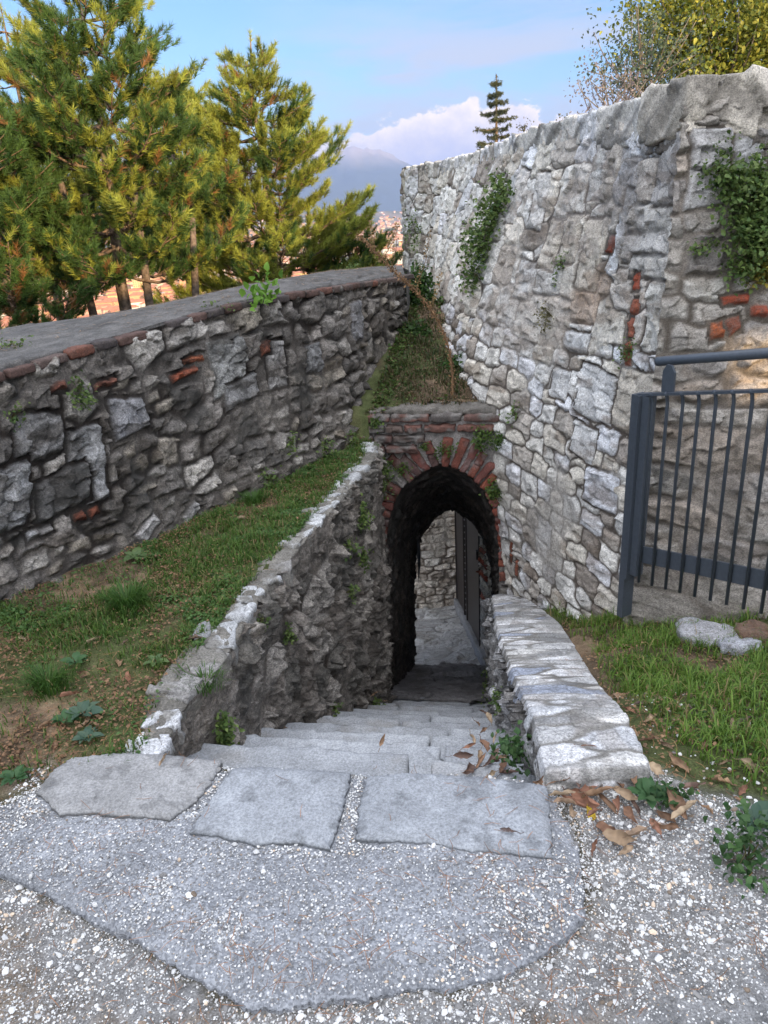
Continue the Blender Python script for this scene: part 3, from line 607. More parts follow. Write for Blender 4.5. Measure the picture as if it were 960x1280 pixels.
TS = np.stack([tin-[[.0, 0, .05]], tin+[[-.01, .01, .015]], lerp(tin, tout, .5)+[[0, 0, .05]], tout+[[.01, -.01, 0]], tout-[[.01, -.01, .1]]], 1)
surface(TS, 420, 130, dict(seed=36, a=.5, b=.4, depth=.006, mort=.002, rough=.35, smear=lambda u, v: .5+u*0, vlen=1, pal=[(.12, .11, .10), (.09, .085, .08)], mcol=(.12, .115, .11), feat=[]), 'wall_top', M_mortar, pw, flip=False); SURF['wall_top.P'] = SURF['wall_top']
strip('outer_face', tout-[0, 0, .02], tlow, M_dark, pw, (.16, .155, .15))
ends = np.array([PT[-1], (PT[-1]+tout[-1])/2+[.06, .02, 0], tout[-1]])
strip('end_face', ends, ends-[0, 0, 3.0], M_dark, pw, (.15, .145, .14))
mb = MB(); pc = catmull(PT, np.linspace(0, 7, 400)); L_ = np.concatenate([[0], np.cumsum(np.linalg.norm(np.diff(pc, axis=0), axis=1))]); s = .1
while s < L_[-1]-.05:                        # brick edging along the top
    w = random.uniform(.10, .2); c = np.array([np.interp(s+w/2, L_, pc[:, q]) for q in range(3)]); c2 = np.array([np.interp(s+w/2+.04, L_, pc[:, q]) for q in range(3)])
    t = unit(c2-c); nrm = unit((t[1], -t[0], 0))
    V, Q = block((w*.95, .11, .045), (8, 6, 4), .010, .004, 14, chip=.03); V = place(V, c+nrm*random.uniform(-.018, .0)+np.array([0, 0, -.012+random.uniform(-.006, .004)]), (t, nrm, np.cross(t, nrm)*(-1 if np.cross(t, nrm)[2] < 0 else 1)))
    if random.random() < .93: mb.add(V, Q, col=np.array(random.choice([(.13, .065, .05), (.10, .062, .052), (.085, .068, .062), (.15, .065, .045), (.11, .08, .07), (.07, .06, .058)])))
    s += w+.008
mb.build('brick_edging', M_brick, pw)

# ------------------------------------------------------------------ stair side walls
def zbot(Y): return zstair(Y)-.12
def lift(poly, z): return np.array([(a, b, z(b) if callable(z) else z) for a, b in poly], float)
sl_w = empty('stair_wall', (-.5, 3.5, 0)); OFF[sl_w.name] = np.array(sl_w.location); tag(sl_w, 'dark rough retaining wall with white coping stones along the left of the descending stairs', 'wall')
T_ = lift(LIN, .01); B_ = lift(LIN+[[-.03, 0]], zbot)
CS = dict(seed=41, a=.20, b=.26, depth=.022, mort=.006, rough=2.2, wv=.2, jit=.4, smear=lambda u, v: .06+u*0,
    pal=[(.24, .215, .19), (.29, .265, .235), (.19, .17, .15), (.33, .305, .275), (.15, .14, .125)], mcol=(.19, .17, .15), jdark=(.25, .22, .2), vein=(.35, .32, .3), feat=[], smearcol=.7)
surface(np.stack([B_, (B_+T_)/2, T_], 1), 560, 330, CS, 'wall_face', M_dark, sl_w, flip=False); SURF['wall_face.S'] = SURF['wall_face']
ti = lift(LIN, .0); to = lift(LOUT, -.005)
surface(np.stack([ti-[[0, 0, .05]], ti, lerp(ti, to, .5)+[[0, 0, .012]], to, to-[[.02, 0, .1]]], 1), 300, 40, dict(seed=42, a=.2, b=.2, depth=.012, mort=.004, rough=.7, smear=lambda u, v: .3+u*0, vlen=1, pal=[(.2, .19, .17)], mcol=(.17, .16, .14), feat=[]), 'wall_top', M_mortar, sl_w)
def curve_at(poly, s):
    poly = np.asarray(poly, float); L_ = np.concatenate([[0], np.cumsum(np.linalg.norm(np.diff(poly, axis=0), axis=1))]); c = np.array([np.interp(s, L_, poly[:, q]) for q in range(poly.shape[1])])
    d = np.array([np.interp(s+.03, L_, poly[:, q]) for q in range(poly.shape[1])])-c; return c, unit(d if np.linalg.norm(d) > 1e-6 else poly[-1]-poly[-2]), L_[-1]
mb = MB(); s = .0; k = 0
while s < 3.4:
    w = random.uniform(.09, .30) if k else .17; c, t, LL = curve_at(LIN, s+w/2); o_, _, LO = curve_at(LOUT, (s+w/2)*1.0)
    nrm = np.array([-t[1], t[0], 0]); t = np.array([t[0], t[1], 0]); full = float(np.hypot(*(o_-c)[:2])); wd = random.uniform(.09, max(.12, full)); hh = random.uniform(.05, .10)
    if s+w/2 > LL-.1: break
    V, Q = block((w*.97, wd, hh), (24, 18, 8), .008, .013, 9, chip=.08); rz = random.uniform(-.35, .35); t2 = unit(t+nrm*rz); n2 = np.array([-t2[1], t2[0], 0])
    V = place(V, np.array([c[0], c[1], 0])+nrm*(wd*.46+random.uniform(-.01, .015))+np.array([0, 0, .018-hh/2+random.uniform(-.012, .008)]), (t2, n2, unit((random.uniform(-.10, .10), random.uniform(-.10, .10), 1))))
    cc = np.array(random.choice([(.46, .47, .48), (.40, .41, .42), (.54, .55, .57), (.20, .19, .18), (.27, .26, .25), (.43, .44, .45)]))
    if k < 2: cc = np.array((.58, .59, .61))
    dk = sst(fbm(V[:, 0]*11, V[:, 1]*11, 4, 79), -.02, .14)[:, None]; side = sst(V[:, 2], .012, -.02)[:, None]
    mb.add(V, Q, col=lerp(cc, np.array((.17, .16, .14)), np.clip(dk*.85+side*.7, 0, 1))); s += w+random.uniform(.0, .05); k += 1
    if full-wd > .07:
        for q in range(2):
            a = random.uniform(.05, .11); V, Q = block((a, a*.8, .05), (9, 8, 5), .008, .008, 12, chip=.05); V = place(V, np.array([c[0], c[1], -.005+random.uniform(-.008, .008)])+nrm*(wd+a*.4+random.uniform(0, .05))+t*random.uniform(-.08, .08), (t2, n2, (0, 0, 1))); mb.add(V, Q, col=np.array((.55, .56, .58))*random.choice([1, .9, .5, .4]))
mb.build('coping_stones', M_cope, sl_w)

sr_w = empty('stair_wall', (.6, 3.3, -.3)); OFF[sr_w.name] = np.array(sr_w.location); tag(sr_w, 'sloping low wall topped with flat white stones along the right of the stairs', 'wall')
ri = lift(RIN, zcope); ro = lift(ROUT, zcope)
B_ = lift(RIN+[[.02, 0]], zbot)
CS2 = dict(CS, seed=43, pal=[(.30, .30, .30), (.38, .38, .38), (.22, .22, .22), (.45, .45, .46), (.26, .25, .24)], mcol=(.24, .24, .24), rough=1.8, a=.16, b=.16)
surface(np.stack([B_, (B_+ri)/2, ri-[[0, 0, .01]]], 1), 480, 260, CS2, 'wall_face', M_dark, sr_w, flip=True); SURF['wall_face.T'] = SURF['wall_face']
def precap(A, d): A = A.copy(); return np.vstack([[A[0]+[0, -.03, -.02]+np.array([0, 0, d])], A])
a_, b_, c_, d_ = ri-[[0.01, 0, .05]], ri+[[.012, 0, .012]], ro, ro-[[-.03, 0, .14]]
St = np.stack([np.vstack([[q[0]+[0, -.02, -.16]], [q[0]+[0, -.012, -.03]], q]) for q in (a_, b_, lerp(ri, ro, .5)+[[0, 0, .015]], c_, d_)], 1)
def capcol(u, v, col, h, e): return col
surface(St, 900, 120, dict(seed=44, a=.105, b=.24, depth=.005, mort=.006, rough=.16, step=.003, tilt=.12, round=.004, wv=.34, jit=.5, warp=.035, warph=.03, ew=.006, smear=lambda u, v: -.22+.36*sst(v, .27, .42)+.10*sst(u, 1.2, 2.6), vlen=1,
    pal=[(.66, .66, .67), (.58, .59, .61), (.70, .70, .71), (.45, .45, .45), (.66, .66, .67), (.32, .35, .42), (.62, .61, .59), (.26, .26, .26)], mcol=(.34, .335, .325), jdark=(.55, .53, .5), feat=[]), 'coping', M_cope, sr_w, flip=True, smooth_u=False)

# ------------------------------------------------------------------ staircase
AX = unit((.16, .987, 0)); BX = np.array([AX[1], -AX[0], 0])
st = empty('staircase', (-.15, 1.9, 0)); OFF[st.name] = np.array(st.location); tag(st, 'worn grey stone stairs going down between two walls to the arch', 'stairs')
def xl(Y): return np.interp(Y, LIN[:, 1], LIN[:, 0])
def xr(Y): return np.interp(Y, RIN[:, 1], RIN[:, 0])
SO = np.array([-.25, 1.87, 0])
for i in range(1, 12):
    mb = MB(); zt = -.2036*i; cpt = SO+AX*(.315*(i-.5)+.015); half = (xr(cpt[1])-xl(cpt[1]))/2+.10
    cpt = cpt+BX*(((xl(cpt[1])+xr(cpt[1]))/2-cpt[0])/BX[0])
    cuts = [-half]+sorted(random.uniform(-half*.6, half*.6) for _ in range(random.choice([1, 1, 2])))+[half]
    for a, b in zip(cuts[:-1], cuts[1:]):
        if b-a < .15: continue
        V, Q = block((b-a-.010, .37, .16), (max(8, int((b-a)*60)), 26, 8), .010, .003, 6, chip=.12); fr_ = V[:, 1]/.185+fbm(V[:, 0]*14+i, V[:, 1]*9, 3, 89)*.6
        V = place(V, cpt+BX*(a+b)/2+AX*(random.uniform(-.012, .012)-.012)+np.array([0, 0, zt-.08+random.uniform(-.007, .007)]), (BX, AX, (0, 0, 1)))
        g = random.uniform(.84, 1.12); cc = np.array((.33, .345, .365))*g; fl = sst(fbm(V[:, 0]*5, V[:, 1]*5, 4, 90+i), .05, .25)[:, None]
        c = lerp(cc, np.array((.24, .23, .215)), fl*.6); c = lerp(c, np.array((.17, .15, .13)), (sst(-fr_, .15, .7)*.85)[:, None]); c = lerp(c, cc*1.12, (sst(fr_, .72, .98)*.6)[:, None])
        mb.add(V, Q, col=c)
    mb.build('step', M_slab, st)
mb = MB()    # mortar body under the steps, and the sloping floor inside the passage
for i in range(12):
    y0 = 1.75+.315*i; z = -.2036*(i+1)-.02
    for s_ in (0,):
        V, Q = block((2.0, .4, .2), (20, 6, 3), .01, .008, 9); V = place(V, ((xl(y0)+xr(y0))/2, y0+.16, z-.13), (BX, AX, (0, 0, 1))); mb.add(V, Q, col=(.26, .25, .24))
mb.build('bedding', M_mortar, st)
fl = np.array([[(-.3, 5.33, -2.2), (1.2, 5.05, -2.2)], [(-.2, 5.6, -2.33), (1.3, 5.4, -2.33)], [(-.1, 6.4, -2.76), (1.4, 6.2, -2.76)], [(0.0, 7.38, -3.24), (1.5, 7.2, -3.24)], [(0.0, 7.40, -3.42), (1.5, 7.22, -3.42)]], float)
surface(fl, 260, 160, dict(seed=46, a=.45, b=.5, depth=.008, mort=.004, rough=.5, smear=lambda u, v: .1+u*0, vlen=1, pal=[(.22, .21, .21), (.18, .175, .17), (.25, .24, .24)], mcol=(.16, .15, .15), feat=[]), 'passage_ramp', M_slab, st, flip=True, smooth_u=False)

# ------------------------------------------------------------------ brick arch and vaulted passage
FO = np.array([0, 5.4, 0.]); FB = unit((.98, -.17, 0)); FN = np.array([FB[1], -FB[0], 0])     # face: origin, along, towards the viewer
def face_pt(x, y): d = ray(x, y); t = (FN @ (FO-CAM))/(FN @ d); P = CAM+t*d; return np.array([(P-FO) @ FB, P[2]])
IP = np.array([face_pt(*q) for q in [(481, 900), (482, 800), (483, 740), (482, 690), (484, 660), (490, 634), (501, 612), (522, 595), (550, 581), (581, 592), (603, 611), (615, 635), (622, 664), (624, 700), (623, 760), (623, 840), (624, 900)]])
IPc = catmull(IP, np.linspace(0, len(IP)-1, 240)); 
def fp(s, z, d=0.): return FO+FB*s+np.array([0, 0, 1.])*z+FN*d
ar = empty('brick_arch', tuple(fp(.45, -2.2))); OFF[ar.name] = np.array(ar.location); tag(ar, 'pointed red brick archway at the foot of the stairs below the earth bank', 'archway')
# spandrel: mortar face with the opening left out
ctr = np.array([.45, -.9]); nv = 60; rows = []
for p in IPc:
    d = p-np.array([.45, max(p[1], -1.2) if p[1] < -1.0 else -1.2]); d = d/np.linalg.norm(d); k = 1e9
    for lim, c_i, sg in ((-.35, 0, -1), (1.25, 0, 1), (.17, 1, 1)):
        if d[c_i]*sg > 1e-6: k = min(k, (lim-p[c_i])/d[c_i])
    q = p+d*k; rows.append(lerp(p[None], q[None], np.linspace(0, 1, nv)[:, None]))
G = np.array(rows); dsp = fbm(G[..., 0]*9, G[..., 1]*9, 5, 71)*.04-.02; dsp[:, 0] -= .01
P = FO+G[..., 0:1]*FB+G[..., 1:2]*np.array([0, 0, 1.])+dsp[..., None]*FN
c = np.array((.30, .28, .265))*(1+fbm(G[..., 0]*12, G[..., 1]*12, 4, 72)*1.0)[..., None]
mesh('spandrel', P.reshape(-1, 3), gridF(len(IPc), nv), M_mortar, ar, c.reshape(-1, 3))
mb = MB(); Ls = np.concatenate([[0], np.cumsum(np.linalg.norm(np.diff(IPc, axis=0), axis=1))]); ks = np.where(IPc[:, 1] > IP[13, 1]-.02)[0]; s0, s1 = Ls[ks[0]], Ls[ks[-1]]
s = s0; tot = s1-s0
while s < s1:                                  # ring of bricks on edge
    w = random.uniform(.052, .068); m_ = s+w/2; p = np.array([np.interp(m_, Ls, IPc[:, q]) for q in (0, 1)]); q_ = np.array([np.interp(m_+.04, Ls, IPc[:, q]) for q in (0, 1)])-np.array([np.interp(m_-.04, Ls, IPc[:, q]) for q in (0, 1)])
    t = q_/np.linalg.norm(q_); nr = np.array([-t[1], t[0]]); fr = (s-s0)/tot
    ln = random.uniform(.20, .25)*(1 if fr < .8 else .75); ang = random.uniform(-.05, .05)+(-.16 if fr < .5 else .16)*math.sin(fr*6.28)
    nr = nr*math.cos(ang)+t*math.sin(ang); t = np.array([nr[1], -nr[0]])
    A3 = FB*t[0]+np.array([0, 0, t[1]]); B3 = FB*nr[0]+np.array([0, 0, nr[1]])
    parts = [(0, ln)] if random.random() < .6 else [(0, ln*.5), (ln*.52, ln)]
    for a, b in parts:
        V, Q = block((w*.90, b-a-.004, .22), (5, 12, 8), .010, .006, 16, warp=lambda P, b=b, a=a: P*np.stack([1+.35*(P[:, 1]+(a+b)/2)/.24, np.ones(len(P)), np.ones(len(P))], 1))
        V = place(V, fp(*(p+nr*((a+b)/2-.006)))-FN*(.098-random.uniform(-.006, .012)), (A3, B3, FN))
        bright = sst(fr, .58, .68); cc = lerp(np.array(random.choice([(.13, .055, .045), (.16, .06, .05), (.10, .06, .055), (.20, .07, .05)])), np.array(random.choice([(.25, .07, .045), (.28, .09, .055), (.20, .065, .05), (.22, .085, .068)])), bright)
        if random.random() < .08: cc = np.array((.3, .28, .26))
        dk = sst(fbm(V[:, 0]*16, V[:, 2]*16, 3, 73), .08, .25)[:, None]; mb.add(V, Q, col=lerp(cc, np.array((.24, .22, .21)), dk*.4))
    s += w+.009
mb.build('brick_ring', M_brick, ar)
mb = MB()
for r, (xa, xb) in enumerate(((-.10, .80), (-.16, .80), (-.16, .33), (-.14, .10))):          # courses above the ring
    z = .165-.075*r; s = xa-random.uniform(0, .1)
    while s < xb:
        w = random.choice([.26, .28, .14, .24]); V, Q = block((w-.012, .24, .052), (16, 8, 5), .012, .007, 12)
        V = place(V, fp(s+w/2, z)-FN*(.10-.012*r), (FB, -FN, (0, 0, 1))); cc = np.array(random.choice([(.12, .07, .06), (.15, .075, .06), (.10, .075, .065), (.09, .08, .075)]))
        dk = sst(fbm(V[:, 0]*12, V[:, 2]*16, 3, 74), .0, .2)[:, None]; mb.add(V, Q, col=lerp(cc, np.array((.17, .16, .15)), dk)); s += w
V, Q = block((1.05, .2, .05), (40, 10, 4), .02, .02, 8); mb.add(place(V, fp(.33, .20)-FN*.13, (FB, -FN, (0, 0, 1))), Q, col=(.15, .14, .125))
mb.build('brick_courses', M_brick, ar)
mb = MB(); z = IP[13, 1]-.04; xj = IP[13, 0]
while z > -1.75:                               # right jamb
    h_ = random.uniform(.05, .10); red = random.random() < .35
    V, Q = block((.15, .22, h_-.01), (8, 8, 6), .015, .009, 12); V = place(V, fp(xj+.075, z-h_/2)-FN*(.09+random.uniform(0, .02)), (FB, -FN, (0, 0, 1)))
    mb.add(V, Q, col=random.choice([(.26, .10, .07), (.22, .09, .07)]) if red else random.choice([(.24, .22, .20), (.30, .28, .25)])); z -= h_
mb.build('jamb', M_mortar, ar)
# vault: loft from the near opening to the far one
FP = [(517, 860), (518, 800), (518, 760), (518, 715), (520, 690), (528, 668), (540, 651), (551, 642), (562, 637), (576, 642), (590, 653), (603, 672), (611, 696), (616, 722), (618, 770), (619, 810), (620, 860)]
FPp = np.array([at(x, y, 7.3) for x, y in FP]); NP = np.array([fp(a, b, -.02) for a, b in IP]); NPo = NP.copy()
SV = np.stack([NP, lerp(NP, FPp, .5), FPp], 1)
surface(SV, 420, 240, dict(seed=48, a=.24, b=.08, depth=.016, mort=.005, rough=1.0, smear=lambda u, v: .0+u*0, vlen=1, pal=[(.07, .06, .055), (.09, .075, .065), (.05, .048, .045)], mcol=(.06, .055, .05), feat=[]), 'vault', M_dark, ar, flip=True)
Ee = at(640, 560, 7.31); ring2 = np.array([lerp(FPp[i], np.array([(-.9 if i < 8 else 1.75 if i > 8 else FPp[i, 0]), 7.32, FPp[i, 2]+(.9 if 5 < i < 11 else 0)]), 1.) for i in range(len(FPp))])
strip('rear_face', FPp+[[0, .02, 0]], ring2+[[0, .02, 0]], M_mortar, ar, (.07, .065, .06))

# ------------------------------------------------------------------ beyond the arch: path, far wall, kerb, gate
ZP = -3.36; KP = -.25
def zpath(Y): return ZP+KP*(Y-7.3)
def atp(x, y, up_=0.): return ats(x, y, ZP+up_, KP, 7.3)
C1 = atp(575, 757)
pth = np.array([[(-3.2, 7.15, zpath(7.15)), (-3.2, 12.5, zpath(12.5))], [(1.3, 7.15, zpath(7.15)), (1.7, 12.5, zpath(12.5))]], float)
o = surface(pth, 420, 420, dict(seed=51, a=.40, b=.36, depth=.012, mort=.012, rough=.4, wv=.2, jit=.42, smear=lambda u, v: -.03+u*0, vlen=1, pal=[(.55, .55, .55), (.48, .48, .48), (.60, .60, .59)], mcol=(.42, .41, .40), jdark=(.5, .5, .5), feat=[]), 'path', M_slab, None, flip=False, smooth_u=False); o['kind'] = 'structure'
fw = empty('stone_wall', (C1[0]-1, C1[1], C1[2])); OFF[fw.name] = np.array(fw.location); tag(fw, 'pale rubble wall seen through the arch at the end of the path', 'wall')
yb = C1[1]; zb0 = C1[2]-.15; zt0 = at(560, 600, yb)[2]
st_ = np.array([[(-3.4, yb-.2, zb0), (-3.4, yb+.0, zt0)], [(C1[0]-.3, yb-.06, zb0), (C1[0]-.3, yb+.08, zt0)], [(C1[0]+.02, yb, zb0), (C1[0], yb+.12, zt0)], [(C1[0]+.02, yb+.6, zb0), (C1[0], yb+.6, zt0)]], float)
surface(np.stack([st_[:, 0], lerp(st_[:, 0], st_[:, 1], .5), st_[:, 1]], 1), 520, 300, dict(CR, seed=52, a=.16, b=.13, a2=.22, b2=.12, rough=1.6, mort=.008, smear=lambda u, v: -.1+u*0, feat=[], spots=[], pal=[(.78, .71, .62), (.72, .65, .57), (.80, .76, .70), (.60, .53, .45)], mcol=(.55, .50, .43)), 'wall_face', M_lime, fw, flip=False, smooth_u=False)
K0 = atp(567, 748, .14); K1 = atp(611, 842, .14)
kb = unit(K1-K0); kbh = unit(np.array([kb[0], kb[1], 0])); kl = np.linalg.norm(K1-K0)+.3; kn = np.array([-kbh[1], kbh[0], 0]); kn = kn if kn[0] > 0 else -kn; ku = np.cross(kn, kb); ku = ku if ku[2] > 0 else -ku
V, Q = block((kl, .16, .24), (80, 12, 10), .015, .008, 7); V = place(V, K0+kb*(kl/2-.05)+kn*.08-ku*.12, (kb, kn, ku))
o = mesh('kerb', V, Q, M_slab, None, np.broadcast_to((.32, .32, .325), V.shape)); tag(o, 'low stone kerb under the dark gate beyond the arch', 'kerb')
gd = kbh; gO = np.array([*(K0+kn*.06)[:2], 0]); _q = [(t_, (lambda q: 480+FPX*q[0]/q[2])((gO+gd*t_+[0, 0, K0[2]+1.0]-CAM) @ MC)) for t_ in np.linspace(.5, 4, 200)]
GL = min(_q, key=lambda e: abs(e[1]-601))[0]; gz0 = K0[2]+.01
gt = empty('metal_gate', (gO[0]+gd[0]*.5, gO[1]+gd[1]*.5, gz0)); OFF[gt.name] = np.array(gt.location); tag(gt, 'dark brown sheet metal gate with a lattice strip seen through the arch', 'gate')
def box(mb, c, ax, size, col, r=.0):
    V, Q = unitblock((1, 1, 1)); mb.add(place(V*np.array(size)/2, c, ax), Q, col=col)
GA = (gd, kn, np.array([0, 0, 1.]))
G1, G2 = GL*.40, GL*.50
for a, b in ((0, G1), (G2, GL)):
    mb = MB(); box(mb, gO+gd*(a+b)/2+np.array([0, 0, gz0+1.25]), GA, (b-a, .012, 2.5), (.045, .036, .034))
    for q in (a+.02, b-.02): box(mb, gO+gd*q-kn*.012+np.array([0, 0, gz0+1.25]), GA, (.04, .02, 2.52), (.04, .032, .03))
    mb.build('panel', M_steel, gt, smooth=False)
mb = MB()
for q in (G1+.01, G2-.01): box(mb, gO+gd*q+np.array([0, 0, gz0+1.25]), GA, (.015, .02, 2.5), (.05, .045, .045))
for k in range(26):
    a = gO+gd*(G1+.02)+np.array([0, 0, gz0+.03+k*.09]); b = a+gd*(G2-G1-.04)+np.array([0, 0, .075]); V, Q, T = tube([a, b], .012, 5); mb.add(V, Q, T, (.07, .07, .075))
mb.build('lattice', M_steel, gt, smooth=False)
mb = MB(); box(mb, gO+gd*(GL-.04)-kn*.03+np.array([0, 0, gz0+1.75]), GA, (.06, .03, .10), (.03, .028, .028)); mb.build('latch', M_steel, gt, smooth=False)
JA = gO+gd*GL; JB = at(622, 760, 7.34)
sj = np.array([[(JA[0]+.0, JA[1], -4.2), (JA[0], JA[1], -2.6), (JA[0], JA[1], -1.0)], [(JB[0]-.02, 7.34, -4.2), (JB[0]-.02, 7.34, -2.6), (JB[0]-.02, 7.34, -1.0)]])
jw = surface(sj, 90, 260, dict(CR, seed=53, a=.2, b=.14, a2=.16, b2=.1, rough=1.2, spots=[], feat=[(.12, -2.35, .3, .08, 0, RED), (.12, -2.2, .3, .07, 0, RED), (.12, -2.05, .2, .07, .2, RED2), (.1, -2.65, .2, .08, 0, RED)], pal=[(.62, .56, .46), (.55, .50, .42), (.66, .62, .54)]), 'gate_pillar', M_lime, None, flip=False, smooth_u=False)
tag(jw, 'narrow cream stone and brick pillar beside the dark gate beyond the arch', 'pillar')

# ------------------------------------------------------------------ landing: slabs, worn concrete pad
def slab(name, pts, z, th, mat, col, res=.012, amp=.004, label=None, cat=None, edge=.02, drop=.012, colf=None):
    """flat irregular stone from its outline: radial grid with rounded, broken edge"""
    P2 = np.array([p[:2] for p in pts]); n = len(P2); t = np.linspace(0, n, 10*n*3, endpoint=False)
    i = np.floor(t).astype(int); f = (t-i)[:, None]; 
    O = P2[i % n]*(1-f)+P2[(i+1) % n]*f; c0 = P2.mean(0); L_ = np.linspace(0, 1, 2)
    d = O-c0; ln = np.linalg.norm(d, axis=1); O = c0+d*(1+(fbm(O[:, 0]*20, O[:, 1]*20, 4, 5)*.035+fbm(O[:, 0]*90, O[:, 1]*90, 3, 5)*.018/ln.clip(.2))[:, None])
    m = max(20, int(ln.max()/res)); rr = np.concatenate([np.linspace(0, 1, m)**.9, [1.004, 1.0, .995]]); zz = np.concatenate([np.zeros(m), [-.3*th, -.7*th, -th]])
    G = c0+(O-c0)[:, None]*rr[None, :, None]; ed = (1-rr).clip(0)[None]*ln[:, None]
    Z = z+zz[None]-drop*np.exp(-ed/edge)*(rr <= 1)[None]+fbm(G[..., 0]*7, G[..., 1]*7, 3, 8)*amp*3+fbm(G[..., 0]*40, G[..., 1]*40, 4, 9)*amp
    P = np.concatenate([G, Z[..., None]], -1); P = np.concatenate([P, P[:1]], 0)
    c = np.array(col)*(1+fbm(P[..., 0]*6, P[..., 1]*6, 4, 10)*.5)[..., None]
    c = lerp(c, c*.62, (sst(fbm(P[..., 0]*18, P[..., 1]*18, 4, 12), .10, .2)*.8)[..., None]); c = lerp(c, c*1.22, (sst(fbm(P[..., 0]*11+4, P[..., 1]*11, 5, 13), .08, .2)*.8)[..., None])
    if colf: c = colf(P, c)
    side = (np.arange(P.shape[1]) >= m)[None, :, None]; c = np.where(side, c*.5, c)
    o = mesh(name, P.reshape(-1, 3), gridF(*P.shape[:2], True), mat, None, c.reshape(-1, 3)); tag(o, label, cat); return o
GRY = (.27, .285, .305)
slab('paving_slab', [atz(x, y, .05) for x, y in ((45, 986), (62, 962), (88, 943), (135, 938), (200, 940), (275, 948), (262, 975), (240, 1000), (213, 1019), (160, 1015), (120, 1011), (75, 1012))], .05, .06, M_slab, (.275, .275, .275), label='leftmost of the three flat grey slabs at the head of the stairs', cat='paving slab')
slab('paving_slab', [atz(x, y, .05) for x, y in ((235, 1036), (262, 995), (290, 957), (340, 956), (395, 959), (438, 962), (428, 1005), (412, 1056), (370, 1047), (320, 1050), (272, 1040))], .05, .06, M_slab, GRY, label='middle slab of the three at the head of the stairs, between two gravel joints', cat='paving slab')
slab('paving_slab', [atz(x, y, .05) for x, y in ((458, 965), (530, 963), (610, 968), (684, 977), (688, 1020), (689, 1067), (640, 1062), (585, 1060), (540, 1050), (490, 1047), (444, 1043), (450, 1000))], .05, .06, M_slab, (.265, .28, .30), label='widest of the three flat slabs, beside the right coping wall', cat='paving slab')
def padcol(P, c): return c
slab('concrete_pad', [atz(x, y, .028) for x, y in PADPX], .028, .05, M_pad, (.20, .21, .23), res=.010, amp=.009, label='worn blue grey pad of pebbly concrete spreading in front of the slabs', cat='concrete pad', edge=.03, drop=.02)

# ------------------------------------------------------------------ railing
ra = empty('metal_railing', (1.24, 3.45, -.42)); OFF[ra.name] = np.array(ra.location); tag(ra, 'dark blue grey steel railing with round handrail on the grass at right', 'railing')
STL = (.055, .066, .082)
def atD(x, y, D): return CAM+ray(x, y)*D
O = at(800, 492, 3.45); D0 = float(((O-CAM) @ MC)[2]); E1 = atD(957, 487, D0/1.19); rv = (E1-O); step_ = rv/7.55
rd = unit(rv); rh = unit((rv[0], rv[1], 0)); rn = np.array([rh[1], -rh[0], 0]); up = np.array([0, 0, 1.]); RA = (rh, rn, up); RS_ = (rd, rn, np.cross(rn, rd)*(1 if np.cross(rn, rd)[2] > 0 else -1))
NB = 17; END = step_*(NB+.9); LEN = float(np.linalg.norm(END))
mb = MB(); box(mb, O-up*.585-rh*.0, RA, (.035, .07, 1.17), STL); mb.build('post', M_steel, ra, smooth=False)
mb = MB(); box(mb, O+rh*.030-up*.47, RA, (.010, .085, .94), STL); box(mb, O+rh*.058-up*.455, RA, (.040, .05, .91), STL)
for q in (.1, .5, .85):
    V, Q, T = tube([O+rh*.03-up*q-rn*.045, O+rh*.03-up*q-rn*.052], .009, 6); mb.add(V, Q, T, (.07, .08, .1))
mb.build('end_plate', M_steel, ra, smooth=False)
mb = MB(); box(mb, O+END/2-up*.004, RS_, (LEN, .045, .012), STL); mb.build('top_bar', M_steel, ra, smooth=False)
LRa = at(808, 687, 3.47)
zb = O[2]-LRa[2]
mb = MB(); box(mb, O+rd*.06+(END-rd*.06)/2-up*(zb+.0)-rn*.014, RS_, (LEN-.06, .012, .085), STL); mb.build('lower_rail', M_steel, ra, smooth=False)
for k in range(NB):
    p = O+step_*(k+.95); V, Q, T = tube([p-up*(zb+.15), p-up*.05, p-up*.018+rn*.006, p+up*.003+rn*.02], .0082, 8)
    MB().add(V, Q, T, STL).build('baluster', M_steel, ra)
Ha = atD(822, 452, D0*.985); 
V, Q, T = tube([Ha-rd*.0, Ha+rd*.01, Ha+rd*(LEN-.1)], .0215, 16); MB().add(V, Q, T, STL).build('handrail', M_steel, ra)
hb = Ha[2]-O[2]-.02
V0 = np.array([(-.032, 0, 0), (.032, 0, 0), (.032, 0, hb-.03), (.012, 0, hb), (-.012, 0, hb), (-.032, 0, hb-.03)]); V0 = np.vstack([V0+[0, -.006, 0], V0+[0, .006, 0]])
Qs = [[i, (i+1) % 6, (i+1) % 6+6, i+6] for i in range(6)]; Ts = [[0, i+1, i] for i in range(1, 5)]+[[6, 6+i, 7+i] for i in range(1, 5)]
for dd in (1.9, 13.):
    mb = MB(); mb.add(place(V0, O+step_*dd, (rh, rn, up)), Qs, Ts, STL); mb.build('bracket', M_steel, ra, smooth=False)
mb = MB(); box(mb, O+END-up*.585, RA, (.035, .07, 1.17), STL); mb.build('post', M_steel, ra, smooth=False)

